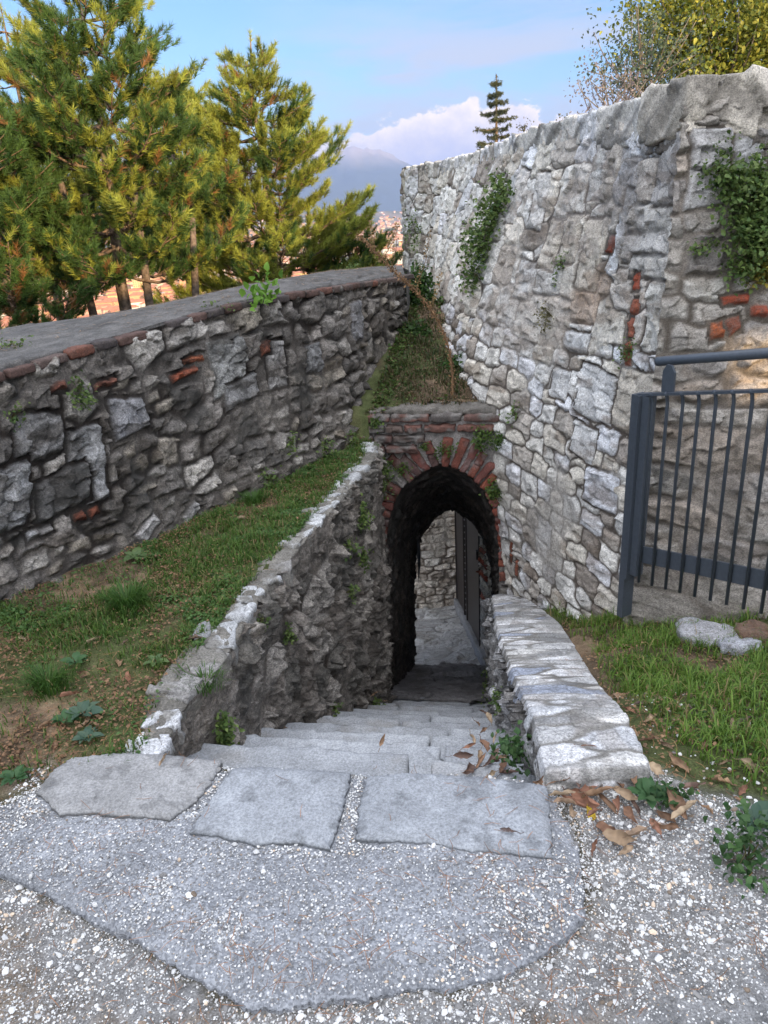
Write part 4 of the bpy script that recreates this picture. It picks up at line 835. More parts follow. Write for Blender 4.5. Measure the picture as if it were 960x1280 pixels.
# ------------------------------------------------------------------ castle wall behind the viewer (unseen, shaped to throw the shade)
hsd = unit((sd[0], sd[1], 0)); cw_c = hsd*11.0; ct = np.array([-hsd[1], hsd[0], 0])
cw = empty('unseen_castle_wall', (cw_c[0], cw_c[1], 0)); OFF[cw.name] = np.array(cw.location); tag(cw, 'tall plain stone castle wall, unseen behind the viewer, shaped to shade the foreground', 'wall')
CWH = 5.35
mb = MB()
def cbox(a, b, z0, z1, d=.5):
    V, Q = unitblock((1, 1, 1)); V = V*np.array([(b-a)/2, d/2, (z1-z0)/2]); mb.add(place(V, cw_c+ct*(a+b)/2+np.array([0, 0, (z0+z1)/2]), (ct, hsd, (0, 0, 1))), Q, col=(.35, .32, .28))
def cast_to(P):   # where the sun ray through P crosses this wall: (along, height)
    P = np.array(P, float); t = (11.0-P @ hsd)/(sd @ hsd); q = P+sd*t; return float((q-cw_c) @ ct), float(q[2])
holes = sorted([(*cast_to(p), w/2, h/2) for p, w, h in (((1.83, 3.60, .80), .26, .40), ((2.02, 3.75, 1.25), .22, .42), ((1.98, 3.98, 2.0), .36, .30), ((1.80, 3.1, -.42), .22, .20))])
xs_ = sorted({-16.0, 16.0, *[q for a, z, w, h in holes for q in (a-w, a+w)]})
for a, b in zip(xs_[:-1], xs_[1:]):          # wall with openings added to throw sun patches on the rock face
    m_ = (a+b)/2; zz = [(-.5, CWH)]
    for ha, hz_, hw, hh_ in holes:
        if ha-hw < m_ < ha+hw:
            nz = []
            for z0, z1 in zz:
                if hz_-hh_ > z0: nz.append((z0, min(z1, hz_-hh_)))
                if hz_+hh_ < z1: nz.append((max(z0, hz_+hh_), z1))
            zz = nz
    for z0, z1 in zz: cbox(a, b, z0, z1)
mb.build('wall_body', M_mortar, cw, smooth=False)


# ================================================================== vegetation and small things
def npick(n): return RNG.random(n)
def norm_rows(v): return v/(np.linalg.norm(v, axis=1)[:, None]+1e-9)
def leaves(mb, P, D, Nn, L, Wd, col, fold=.25, shape=6):
    """P base points, D leaf direction, Nn face normal, L length, Wd width; a bent leaf of 6 points each"""
    n = len(P); D = norm_rows(D); S_ = norm_rows(np.cross(D, Nn)); Nn = np.cross(S_, D); L = L[:, None]; Wd = Wd[:, None]
    p0 = P; p1 = P+D*L*.45+Nn*L*.10; p2 = P+D*L-Nn*L*.12
    a = P+D*L*.38+S_*Wd*.5+Nn*L*(.10+fold*.3); b = P+D*L*.38-S_*Wd*.5+Nn*L*(.10+fold*.3)
    a2 = P+D*L*.72+S_*Wd*.38+Nn*L*(.04+fold*.2); b2 = P+D*L*.72-S_*Wd*.38+Nn*L*(.04+fold*.2)
    V = np.stack([p0, a, b, p1, a2, b2, p2], 1).reshape(-1, 3); i = np.arange(n)[:, None]*7
    T = np.concatenate([i+[0, 1, 3], i+[0, 3, 2], i+[1, 4, 3], i+[3, 5, 2], i+[4, 6, 3], i+[3, 6, 5]], 0)
    mb.add(V, None, T, np.repeat(col, 7, 0))
def greens(n, a=(.035, .075, .018), b=(.11, .17, .035), y=.0):
    t = npick(n)[:, None]; c = np.array(a)*(1-t)+np.array(b)*t; m = npick(n) < y; c[m] = np.array((.30, .24, .05))*(.6+.6*npick(m.sum())[:, None]); return c
def near_wall(surfname, x, y):
    P, Nn, _, _ = SURF[surfname]; q = (P-CAM) @ MC; d = (480+FPX*q[..., 0]/q[..., 2]-x)**2+(640+FPX*q[..., 1]/q[..., 2]-y)**2
    i = np.unravel_index(np.argmin(d), d.shape); return P[i], Nn[i], q[i][2]/FPX
def clump(P, Nn, rx, rz, n, leaf, mat, name='leafy_plant', label=None, cat='plant', group=None, depth=.4, col=None, hang=.3, stems=5, seed=0, pts=None):
    """tuft of small leaves growing out of a wall or the ground"""
    rg = np.random.default_rng(seed+int(abs(P[0]*1000))); e = empty(name, tuple(P)); OFF[e.name] = np.array(P, float); tag(e, label, cat, group)
    Nn = unit(Nn); T1 = unit(np.cross((0, 0, 1), Nn)) if abs(Nn[2]) < .9 else np.array([1., 0, 0]); T2 = np.cross(Nn, T1); 
    k = max(5, n//26); cc = rg.normal(size=(k, 3)); cc /= np.linalg.norm(cc, axis=1)[:, None]; cc *= rg.random((k, 1))**.4
    ctr = P+T1*cc[:, :1]*rx+T2*cc[:, 1:2]*rz+Nn*(np.abs(cc[:, 2:])*depth*min(rx, rz)+.01)
    mbs = MB()
    for c in ctr[:max(stems, k//2)]:
        m_ = (P+c)/2+Nn*.02+np.array([0, 0, .02]); V, Q, T = tube([P-Nn*.01, m_, c], [.0028, .002, .001], 4, False); mbs.add(V, Q, None, (.10, .09, .04))
    mbs.build('stem', mat, e)
    i = rg.integers(0, k, n); sp = .34*min(rx, rz)/max(1, k**.25)*1.2+leaf*.5; pos = ctr[i]+rg.normal(size=(n, 3))*sp*[[1, 1, 1]]
    dn = (pos-P) @ Nn; pos += Nn*np.maximum(0, .012-dn)[:, None]
    D = rg.normal(size=(n, 3))*.8+Nn*.7+np.array([0, 0, .25-hang]); NN = rg.normal(size=(n, 3))*.5+Nn*.5+np.array([0, 0, .9])
    L = leaf*(.6+.7*rg.random(n)); c = greens(n) if col is None else col(n); c *= (.75+.5*rg.random((k, 1)))[i]
    mb = MB(); leaves(mb, pos, D, NN, L, L*(.5+.3*rg.random(n)), c); mb.build('foliage', mat, e); return e

# ---- pebbles
def scatter_pebbles():
    base = norm_rows(np.array([(0, 1, 1.618), (0, -1, 1.618), (0, 1, -1.618), (0, -1, -1.618), (1, 1.618, 0), (-1, 1.618, 0), (1, -1.618, 0), (-1, -1.618, 0), (1.618, 0, 1), (-1.618, 0, 1), (1.618, 0, -1), (-1.618, 0, -1)]))
    T = []
    for i in range(12):
        for j in range(i+1, 12):
            for k in range(j+1, 12):
                a, b, c = base[i], base[j], base[k]
                if all(abs(np.linalg.norm(p-q)-1.0515) < .02 for p, q in ((a, b), (b, c), (a, c))):
                    T.append((i, j, k) if np.cross(b-a, c-a) @ a > 0 else (i, k, j))
    T = np.array(T); pad = np.array([atz(x, y, .028)[:2] for x, y in PADPX])
    slabs = [np.array([(v.co.x+o.location.x, v.co.y+o.location.y) for v in o.data.vertices]) for o in C.objects if o.name.startswith('paving_slab')]
    hull = []
    for o in C.objects:
        if o.name.startswith('paving_slab'):
            co = np.array([v.co[:] for v in o.data.vertices])+np.array(o.location); ctr = co.mean(0)[:2]; m = 12
            an = np.arctan2(co[:, 1]-ctr[1], co[:, 0]-ctr[0]); rd_ = np.hypot(co[:, 0]-ctr[0], co[:, 1]-ctr[1]); bins = np.linspace(-math.pi, math.pi, 49); hp = []
            for a, b in zip(bins[:-1], bins[1:]):
                s_ = (an >= a) & (an < b)
                if s_.any(): r_ = rd_[s_].max(); hp.append(ctr+r_*np.array([math.cos((a+b)/2), math.sin((a+b)/2)]))
            hull.append(np.array(hp))
    def gen(n, x0, x1, y0, y1, f, smin, smax, pw, white):
        x = RNG.uniform(x0, x1, n*6); y = RNG.uniform(y0, y1, n*6); k = f(x, y); x, y = x[k][:n], y[k][:n]; m = len(x)
        s = smin+(smax-smin)*RNG.random(m)**pw; return x, y, s, RNG.random(m) < white
    inpad = lambda x, y: inpoly(x, y, pad); notr = lambda x, y: ~inpoly(x, y, TRENCH) & ~((x < .42) & (x > -.95) & (y > 1.93-.16*x))
    inslab = lambda x, y: np.any([inpoly(x, y, h) for h in hull], axis=0)
    joint = lambda x, y: inpad(x, y) & ~inslab(x, y) & (y > 1.52) & (x < .40) & (y < 1.80-.16*x)
    den = lambda x, y, lo, hi: RNG.random(len(x)) < sst(fbm(x*3.1, y*3.1, 4, 201)+.08*0, lo, hi)*.92+.08
    sets = [gen(56000, -1.5, 1.45, .98, 2.1, lambda x, y: ~inpad(x, y) & notr(x, y) & (grav(x, y) > .3+RNG.random(len(x))*.4) & den(x, y, -.16, .12), .0010, .0032, 2.0, .42),
            gen(1500, -1.5, 1.45, .98, 2.2, lambda x, y: ~inpad(x, y) & notr(x, y) & (grav(x, y) > .25) & den(x, y, -.12, .15), .0036, .0085, 2.8, .70),
            gen(4200, -1.2, .5, 1.2, 1.98, lambda x, y: joint(x, y) & (RNG.random(len(x)) < .9*sst(fbm(x*5, y*5, 3, 203), -.06, .08)+.06), .0012, .0038, 2, .72),
            gen(3600, -1.1, .5, 1.1, 1.9, lambda x, y: inpad(x, y) & ~inslab(x, y) & (RNG.random(len(x)) < sst(fbm(x*4.5, y*4.5, 4, 204), .06, .2)), .001, .0042, 2, .75),
            gen(9000, -1.2, .5, 1.1, 1.9, lambda x, y: inpad(x, y) & ~inslab(x, y), .0009, .0030, 2.2, .42),
            gen(60, -1.0, .5, 1.15, 1.9, lambda x, y: inpad(x, y), .004, .009, 1, .8),
            gen(260, .55, 1.4, 1.7, 2.4, lambda x, y: grav(x, y) < .6, .002, .007, 2, .8)]
    x, y, s, w = (np.concatenate([q[i] for q in sets]) for i in range(4)); n = len(x)
    sc = s[:, None]*np.stack([1+.5*RNG.random(n), .8+.4*RNG.random(n), .45+.35*RNG.random(n)], 1)
    B = base[None]*(1+.45*(RNG.random((n, 12, 1))-.5)); B = B*sc[:, None]
    a = RNG.random(n)*6.28; ca, sa = np.cos(a)[:, None], np.sin(a)[:, None]; tl = (RNG.random((n, 1))-.5)*.9
    X_ = B[..., 0]*ca-B[..., 1]*sa; Y_ = B[..., 0]*sa+B[..., 1]*ca; Z_ = B[..., 2]+X_*tl
    zb_ = np.where(inpad(x, y), .030+fbm(x*7, y*7, 3, 8)*.027, ground_h(x, y)); zb_ = zb_+s*.30
    V = np.stack([X_+x[:, None], Y_+y[:, None], Z_+zb_[:, None]], -1).reshape(-1, 3)
    c = np.where(w[:, None], np.array((.60, .60, .59)), np.array((.22, .215, .21)))*(.72+.45*RNG.random((n, 1)))
    br = RNG.random(n) < .10; c[br] *= np.array((1.0, .8, .62))
    F = (np.arange(n)[:, None, None]*12+T[None]).reshape(-1, 3)
    o = mesh('gravel', V, F, M_pebble, None, np.repeat(c, 12, 0), smooth=False); tag(o, 'white and grey gravel strewn over the path and the worn pad', 'gravel', kind='stuff')
scatter_pebbles()

# ---- grass
def blades(name, n, box_, dens, hmin, hmax, colf, lean=.5, label=None, wid=.0028, hfn=None):
    x = RNG.uniform(box_[0], box_[1], n*8); y = RNG.uniform(box_[2], box_[3], n*8); k = RNG.random(n*8) < dens(x, y); x, y = x[k][:n], y[k][:n]; m = len(x)
    cl = vn(x*22, y*22, 91); z = ground_h(x, y)-.004; h_ = (hmin+(hmax-hmin)*RNG.random(m)**1.5)*(.45+.95*cl)*(1 if hfn is None else hfn(x, y))
    a = RNG.random(m)*6.28; d = np.stack([np.cos(a), np.sin(a), np.zeros(m)], 1); le = (lean*(.3+RNG.random(m)))[:, None]; sd_ = np.stack([-d[:, 1], d[:, 0], np.zeros(m)], 1)
    P0 = np.stack([x, y, z], 1); up_ = np.array([0, 0, 1.]); H = h_[:, None]; w = (wid*(.6+.8*RNG.random(m)))[:, None]
    P1 = P0+up_*H*.5+d*H*.16*le; P2 = P0+up_*H*.85+d*H*.55*le; P3 = P0+up_*H*(1-.25*le)+d*H*1.05*le
    V = np.stack([P0-sd_*w, P0+sd_*w, P1-sd_*w*.9, P1+sd_*w*.9, P2-sd_*w*.6, P2+sd_*w*.6, P3], 1).reshape(-1, 3); i = np.arange(m)[:, None]*7
    Q = np.concatenate([i+[0, 1, 3, 2], i+[2, 3, 5, 4]]); T = i+[4, 5, 6]
    o = mesh(name, V, [Q, T], M_grass, None, np.repeat(colf(m, x, y), 7, 0)); tag(o, label, 'grass', kind='stuff'); return o
def gcol(m, x, y):
    c = greens(m, (.06, .13, .02), (.17, .27, .045)); dr = RNG.random(m) < .12; c[dr] = np.array((.26, .20, .09))*(.6+.7*RNG.random((dr.sum(), 1))); return c
def gcol_l(m, x, y):
    c = greens(m, (.035, .085, .016), (.11, .19, .035)); dr = RNG.random(m) < .14; c[dr] = np.array((.22, .18, .08))*(.6+.7*RNG.random((dr.sum(), 1))); return c
def d_right(x, y):
    xo = np.interp(y, ROUT[:, 1], ROUT[:, 0]); g_ = grav(x, y)
    return sst(x-xo, .02, .2)*(1-sst(g_, .1, .5))*sst(fbm(x*3, y*3, 4, 301), -.20, .06)*(x < 2.2)*sst(y, 1.45, 2.0)*sst(x-(1.05-.35*(y-1.5)), -.15, .15)
blades('grass', 30000, (.65, 2.1, 1.5, 5.0), d_right, .03, .085, gcol, .7, 'bright green grass on the sloping ground beside the railing', .0023)
def parax(y): return np.interp(y, [p[1] for p in PB], [p[0] for p in PB])
def d_left(x, y):
    xo = np.interp(y, LOUT[:, 1], LOUT[:, 0]); xp = parax(y); c = (x > xp+.01) & (x < xo+.06) & (y < 5.35) & (y > 1.9)
    wgt = sst(fbm(x*2.1+4, y*2.1, 4, 303)+.12*sst(y, 2.5, 3.2)-.10*sst(-x, 1.25, 1.8)*(y < 2.9), -.08, .12)+.07
    return c*wgt
blades('grass', 38000, (-2.4, 0, 1.9, 5.4), d_left, .015, .052, gcol_l, .8, 'short weedy grass between the dark parapet and the coping stones', .0021)
def d_bank(x, y): xp = parax(y); return (x > xp) & (x < .95) & (y > 5.42)*(RNG.random(len(x)) < sst(fbm(x*5, y*5, 3, 305), -.12, .12)*.6+.15)
blades('grass', 6000, (-.2, 1.0, 5.42, 7.3), d_bank, .02, .07, lambda m, x, y: lerp(greens(m, (.025, .05, .012), (.06, .09, .022)), np.array((.11, .085, .045)), (RNG.random((m, 1)) < .5)*1.), .8, 'thin grass on the earth bank over the arch', .0035)  # blades darkened in colour to stand in for shade from the plants around
def tuft(px, py, z, n, h, lab, grp=None, dark=False):
    P = atz(px, py, z); x = P[0]+RNG.normal(size=n)*.035; y = P[1]+RNG.normal(size=n)*.035; m = n; zz = ground_h(x, y); a = np.arctan2(y-P[1], x-P[0]); d = np.stack([np.cos(a), np.sin(a), 0*a], 1)
    H = (h*(.5+.6*RNG.random(m)))[:, None]; le = (.3+.9*RNG.random(m))[:, None]; sd_ = np.stack([-d[:, 1], d[:, 0], 0*a], 1); w = .0020; up_ = np.array([0, 0, 1.]); P0 = np.stack([x, y, zz], 1)
    P1 = P0+up_*H*.5+d*H*.2*le; P2 = P0+up_*H*.85+d*H*.55*le; P3 = P0+up_*H*(1-.2*le)+d*H*1.0*le
    V = np.stack([P0-sd_*w, P0+sd_*w, P1-sd_*w*.9, P1+sd_*w*.9, P2-sd_*w*.6, P2+sd_*w*.6, P3], 1).reshape(-1, 3); i = np.arange(m)[:, None]*7
    o = mesh('grass_tuft', V, [np.concatenate([i+[0, 1, 3, 2], i+[2, 3, 5, 4]]), i+[4, 5, 6]], M_grass, None, np.repeat(greens(m, (.03, .08, .015), (.08, .16, .03)), 7, 0)); tag(o, lab, 'grass tuft', grp)
def cap_litter():
    P, Nn, _, _ = SURF['wall_top.P']; k = RNG.integers(0, P.shape[0], 2600); j = RNG.integers(int(P.shape[1]*.3), int(P.shape[1]*.78), 2600); q = P[k, j]+[0, 0, .004]; q = q+RNG.normal(size=q.shape)*[[.01, .01, 0]]; k2 = fbm(q[:, 0]*3, q[:, 1]*3, 3, 351) > -.04; q = q[k2]; m = len(q)
    a = RNG.random(m)*6.28; L = .03+.05*RNG.random(m); d = np.stack([np.cos(a), np.sin(a), .05*RNG.random(m)], 1)*L[:, None]; s_ = np.stack([-np.sin(a), np.cos(a), 0*a], 1)*.0016
    V = np.stack([q-s_, q+s_, q+d+s_, q+d-s_], 1).reshape(-1, 3); i = np.arange(m)[:, None]*4
    o = mesh('pine_needles', V, i+[0, 1, 2, 3], M_dry, None, np.repeat(np.array((.26, .17, .10))*(.4+1.1*RNG.random((m, 1))), 4, 0)); tag(o, 'dry pine needles lying on the mortar top of the parapet', 'pine needles', kind='stuff')
cap_litter()
tuft(160, 762, 0, 420, .10, 'dense dark tuft of grass below the parapet, furthest from the slabs'); tuft(62, 862, 0, 300, .08, 'round grass tuft among dry leaves near the left edge'); tuft(318, 585+40, 0, 260, .07, 'small grass tuft at the foot of the dark parapet'); tuft(255, 845, .03, 160, .06, 'grass tuft growing from the coping of the left stair wall')
# ---- broad leaved ground cover
def cover(name, n, box_, dens, size, lab, colf=None):
    x = RNG.uniform(box_[0], box_[1], n*8); y = RNG.uniform(box_[2], box_[3], n*8); k = RNG.random(n*8) < dens(x, y); x, y = x[k][:n], y[k][:n]; m = len(x)
    z = ground_h(x, y)+.004+.022*RNG.random(m)*vn(x*12, y*12, 5)*1.6; D = RNG.normal(size=(m, 3)); D[:, 2] = np.abs(D[:, 2])*.25; NN = RNG.normal(size=(m, 3))*.25+np.array([0, 0, 1.]); L = size*(.5+.8*RNG.random(m))
    mb = MB(); leaves(mb, np.stack([x, y, z], 1), D, NN, L, L*(.6+.3*RNG.random(m)), (colf or greens)(m)); o = mb.build(name, M_leaf); tag(o, lab, 'ground cover', kind='stuff')
cover('ground_cover', 19000, (-2.4, 0, 1.9, 5.4), lambda x, y: d_left(x, y)*sst(fbm(x*4, y*4, 3, 311), -.02, .14)+((x-parax(y) < .22) & (x > parax(y)) & (y > 2.6) & (y < 5.3))*.10, .016, 'low clover like weeds along the foot of the dark parapet', lambda n: greens(n, (.04, .095, .025), (.10, .18, .05)))
cover('ground_cover', 2600, (.6, 1.6, 1.4, 4.6), lambda x, y: d_right(x, y)*sst(fbm(x*4, y*4, 3, 312), .0, .14)+((y < 2.1)*(x > .85))*.03, .016, 'low leafy weeds at the edge of the gravel on the right')
cover('ground_cover', 1500, (-.1, 1.0, 5.45, 7.3), lambda x, y: ((x-parax(y) < .14) & (x > parax(y)))*.6+d_bank(x, y)*.1, .03, 'small weeds at the sides of the earth bank')
cover('leaf_litter', 9500, (-2.4, 0, 1.9, 5.4), lambda x, y: ((x > parax(y)) & (x < np.interp(y, LOUT[:, 1], LOUT[:, 0])+.03))*(.12+.88*sst(fbm(x*3, y*3, 4, 341), -.05, .12)), .013, 'small brown leaf crumbs strewn on the soil of the left verge', lambda n: np.array((.24, .15, .09))*(.4+1.0*RNG.random((n, 1)))*np.array([1, .95, .9]))
cover('leaf_litter', 4200, (.5, 2.1, 1.5, 4.6), lambda x, y: (1-grav(x, y))*(x > np.interp(y, ROUT[:, 1], ROUT[:, 0]))*(.12+.88*sst(fbm(x*3, y*3, 4, 342), .0, .12)), .013, 'small brown leaf crumbs strewn in the right grass', lambda n: np.array((.26, .16, .09))*(.4+1.0*RNG.random((n, 1))))
cover('leaf_litter', 2600, (-.1, 1.0, 5.42, 7.2), lambda x, y: (x > parax(y))*.9, .018, 'dry crumbs of leaves strewn on the earth bank', lambda n: np.array((.20, .13, .08))*(.4+1.0*RNG.random((n, 1))))
# ---- pine needles on the ground
def needle_litter():
    n = 8200; x = RNG.uniform(-2.2, 1.5, n); y = RNG.uniform(1.0, 3.3, n); k = (fbm(x*2.5, y*2.5, 4, 320) > .03) | (RNG.random(n) < .12) | ((x < -1.0) & (y > 1.9) & (fbm(x*2.5, y*2.5, 4, 320) > -.08)); k &= ~inpoly(x, y, TRENCH); k &= ~((y > 1.5) & (y < 2.0) & (x < .5) & (x > -1.15) & (RNG.random(n) < .8)); x, y = x[k], y[k]; m = len(x)
    pad = np.array([atz(q, r, .028)[:2] for q, r in PADPX]); z = np.where(inpoly(x, y, pad), .052, ground_h(x, y)+.010)+RNG.random(m)*.004
    a = fbm(x*3, y*3, 3, 321)*9+RNG.normal(size=m)*.9; L = .02+.035*RNG.random(m); d = np.stack([np.cos(a), np.sin(a), RNG.normal(size=m)*.06], 1)*L[:, None]; s_ = np.stack([-np.sin(a), np.cos(a), 0*a], 1)*.0007
    P0 = np.stack([x, y, z], 1); b = s_*RNG.uniform(-8, 8, (m, 1)); V = np.stack([P0-s_, P0+s_, P0+d*.5+b+s_, P0+d*.5+b-s_, P0+d+s_*.6, P0+d-s_*.6], 1).reshape(-1, 3); i = np.arange(m)[:, None]*6
    c = np.array((.24, .12, .06))*(.5+1.0*RNG.random((m, 1))); o = mesh('pine_needles', V, np.concatenate([i+[0, 1, 2, 3], i+[3, 2, 4, 5]]), M_dry, None, np.repeat(c, 6, 0)); tag(o, 'brown fallen pine needles scattered over slabs, gravel and soil', 'pine needles', kind='stuff')
needle_litter()
# ---- dry leaves, each its own object
def leaf_mesh(L, Wd, curl, twist, col, seed, lobes=0):
    rg = np.random.default_rng(seed); nu, nv = 15, 7; t = np.linspace(0, 1, nu)[:, None]; s_ = np.linspace(-1, 1, nv)[None]
    w = Wd*.5*np.sin(math.pi*t**.8)**.75*(1+.7*(vn(t*7+seed, s_*0+seed, 3)-.5))
    if lobes: w = w*(1+.45*np.sin(t*lobes*6.28))
    x = (t-.5)*L+0*s_; yy = s_*w; ang = s_*curl*(.6+.6*t); y = np.sin(ang)*w/np.maximum(np.abs(curl), .1)*1.0 if abs(curl) > .1 else yy
    z = np.where(abs(curl) > .1, (1-np.cos(ang))*w/np.maximum(abs(curl), .1), 0)+.25*L*(t-.5)**2*twist+fbm(t*5+seed+0*s_, s_*2+0*t, 3, seed)*.012
    y2 = y*np.cos(twist*t*1.5)-z*np.sin(twist*t*1.5); z2 = y*np.sin(twist*t*1.5)+z*np.cos(twist*t*1.5)
    V = np.stack([x+.12*L*(t-.5)**2*rg.normal(), y2, z2], -1).reshape(-1, 3); V[:, 2] -= V[:, 2].min()
    c = np.array(col)*(.55+.9*vn(V[:, 0]*120+seed, V[:, 1]*120, 7))[:, None]; mid = np.exp(-(s_/.12)**2)+0*t; c = lerp(c, np.array(col)*1.35, mid.reshape(-1, 1)*.5)
    me_mb = MB().add(V, gridF(nu, nv), None, c); V_, Q_, T_2 = tube([(-.5*L, 0, V[nv//2, 2]), (-.5*L-.012, .003, .004), (-.5*L-.022, .002, .008)], .0011, 4); me_mb.add(V_, Q_, T_2, np.array(col)*.7); return me_mb
def dry_leaf(P, L, W_, col, seed, label, group, curl=1.2, twist=.6, lobes=0, tilt=.25):
    rg = random.Random(seed); mb = leaf_mesh(L, W_, curl, twist, col, seed, lobes); V = np.concatenate(mb.V); o_ = mb.build('dry_leaf', M_dry); base = np.array(o_.location)
    o_.location = tuple(np.array(P)+[0, 0, .0]); o_.rotation_euler = (rg.uniform(-tilt, tilt), rg.uniform(-tilt, tilt), rg.uniform(0, 6.28)); tag(o_, label, 'dry leaf', group); return o_
BR = [(.26, .18, .12), (.32, .24, .16), (.20, .12, .075), (.17, .095, .06), (.24, .15, .09), (.15, .095, .075), (.22, .11, .07), (.28, .20, .13), (.12, .085, .075)]
sd0 = 500
def gz(P): return np.array([P[0], P[1], float(ground_h(np.array([P[0]]), np.array([P[1]]))[0])+.006])
def onground(x, y):
    P = atz(x, y, 0); 
    for _ in range(6): P = atz(x, y, gz(P)[2])
    return gz(P)
def leaves_at(lst, fn, label, group, Lr=(.05, .10), cols=BR, heap=0., **k):
    global sd0
    for x, y in lst:
        sd0 += 1; r = random.Random(sd0); L = r.uniform(*Lr); dry_leaf(fn(x, y)+np.array([0, 0, r.uniform(0, heap)]), L, L*r.uniform(.32, .56), np.array(r.choice(cols))*r.uniform(.8, 1.25), sd0, label, group, curl=r.uniform(.7, 2.2), twist=r.uniform(-1.6, 1.6), tilt=.3, **k)
# heap beside the right coping
leaves_at([(722, 985), (735, 975), (752, 990), (766, 978), (745, 1003), (720, 1010), (776, 1002), (708, 1000), (790, 985), (758, 968), (728, 962), (700, 985), (742, 1018), (770, 1015), (812, 972), (715, 955), (738, 950), (750, 1000), (760, 1008), (728, 1002), (712, 975), (768, 962), (780, 970), (795, 1010), (690, 990), (733, 990), (842, 1012), (858, 1022), (785, 1020), (756, 1040), (768, 1058), (778, 1075), (820, 1046), (838, 1042), (742, 1062), (796, 1048), (716, 1030), (835, 1025), (700, 1012)], onground,
    'brown curled leaf in the heap on the gravel at the end of the right coping', 'dry leaves heaped by the right coping', (.05, .10), heap=.03)
leaves_at([(900, 925), (880, 935), (915, 910), (935, 960), (870, 895), (845, 885), (905, 940), (825, 875), (950, 930), (890, 898), (700, 800), (905, 825), (845, 835), (720, 770), (760, 785), (880, 860), (815, 900), (800, 880), (930, 905), (940, 925), (770, 870), (812, 925), (790, 915), (835, 935), (850, 960), (870, 985), (895, 975), (920, 1000), (880, 1010), (905, 955), (840, 905), (930, 985), (860, 925), (765, 800), (690, 780), (860, 790), (915, 865), (790, 890)], onground,
    'brown curled leaf lying in the grass between right coping and railing', 'dry leaves in the right grass', (.04, .085))
leaves_at([(92, 870), (108, 845), (148, 828), (160, 850), (110, 858), (60, 905), (85, 890), (155, 805), (240, 800), (212, 742), (200, 765), (145, 852), (130, 838), (40, 870), (185, 790), (120, 800), (350, 635), (230, 720), (70, 930), (30, 800), (270, 720), (250, 740), (306, 650), (110, 900)], onground,
    'brown leaf on the weedy soil between the parapet and the left coping', 'dry leaves on the left verge', (.04, .09))
def onpad(x, y): P = atz(x, y, .058); return P
leaves_at([(205, 950), (640, 1040)], onpad, 'single brown leaf lying on a flat slab at the stair head', 'dry leaves on the slabs', (.04, .06))
sd0 += 1; dry_leaf(onground(736, 1013), .05, .035, (.60, .42, .04), sd0, 'small bright yellow leaf on the gravel beside the brown leaf heap', None, .3, .1)
sd0 += 1; dry_leaf(onground(758, 975), .10, .055, (.42, .36, .12), sd0, 'yellowish green large leaf on top of the brown leaf heap', None, .3, .2)
def onstair(x, y):
    for i in range(1, 12):
        P = atz(x, y, -.2036*i)
        if 1.88+.315*(i-1) <= P[1] <= 1.92+.315*i: return P+[0, 0, .008]
    return ats(x, y, .1, -.65, 1.95)
leaves_at([(590, 965), (610, 958), (600, 945), (628, 962), (575, 950), (620, 945), (606, 932), (590, 925), (618, 928), (606, 915), (595, 905), (612, 902), (640, 968), (600, 975-18), (615, 972), (606, 893), (628, 950), (584, 938), (478, 932)], onstair, 'brown leaf on the right end of the stair treads by the wall', 'dry leaves on the right of the stairs', (.05, .10))
leaves_at([(240, 940), (262, 944), (322, 918), (345, 905), (300, 925), (372, 896), (255, 932), (350, 912), (415, 888), (480, 878), (470, 868)], onstair, 'brown leaf on the left end of the stair treads by the wall', 'dry leaves on the left of the stairs', (.04, .08))
# ---- rosettes and weeds by the slabs
def rosette(px, py, L, n, lab, col, grp=None):
    P = onground(px, py); e = empty('weed_rosette', tuple(P)); OFF[e.name] = P; tag(e, lab, 'weed', grp); a = np.linspace(0, 6.28*2, n, endpoint=False)+RNG.normal(size=n)*.25; k = np.arange(n)/n
    D = np.stack([np.cos(a), np.sin(a), .25+.5*k], 1); Ls = L*(1-.45*k)*(.8+.4*RNG.random(n)); mb = MB(); leaves(mb, np.tile(P, (n, 1))+D*[[.006, .006, .0]]+[0, 0, .006], D, np.tile([0, 0, 1.], (n, 1))+RNG.normal(size=(n, 3))*.15, Ls, Ls*.55, greens(n, *col)); mb.build('foliage', M_leaf, e)
LC = ((.07, .12, .05), (.13, .19, .07)); DC = ((.035, .09, .035), (.06, .13, .05)); BC = ((.05, .10, .07), (.09, .14, .09))
rosette(105, 895, .07, 12, 'grey green rosette weed just behind the leftmost slab', BC); rosette(82, 903, .06, 9, 'broad leaved weed between the rosette and the dry leaves at left', DC); rosette(95, 830, .055, 11, 'leafy weed in the middle of the left soil patch', DC)
rosette(812, 1000, .075, 11, 'broad dark leaved weed beside the brown leaf heap', DC); rosette(18, 975, .05, 14, 'small leafy weed at the left edge beside the pad corner', DC); rosette(110, 925, .05, 16, 'feathery weed touching the back of the leftmost slab', BC)
rosette(170, 700, .09, 14, 'large pale green nettle like weed below the parapet', LC); rosette(195, 830, .05, 10, 'weed beside the lower left coping stones', LC); rosette(945, 1030, .07, 12, 'grey green weed at the right edge near the gravel', BC)
for x, y, rx, n, lab in ((935, 1075, .10, 260, 'low mat of clover like leaves at the right edge of the gravel'), (650, 945, .06, 200, 'green weed growing where the stairs meet the right coping'), (840, 1000, .03, 60, 'tiny weed sprig on the gravel by the big leaf heap')):
    P = onground(x, y) if x != 650 else atz(x, y, -.08); clump(P, (0, -.2, 1), rx, rx, n, .024, M_leaf, 'weed', lab, 'weed', depth=.45, hang=-.1, col=lambda n: greens(n, (.03, .08, .025), (.08, .15, .05)))
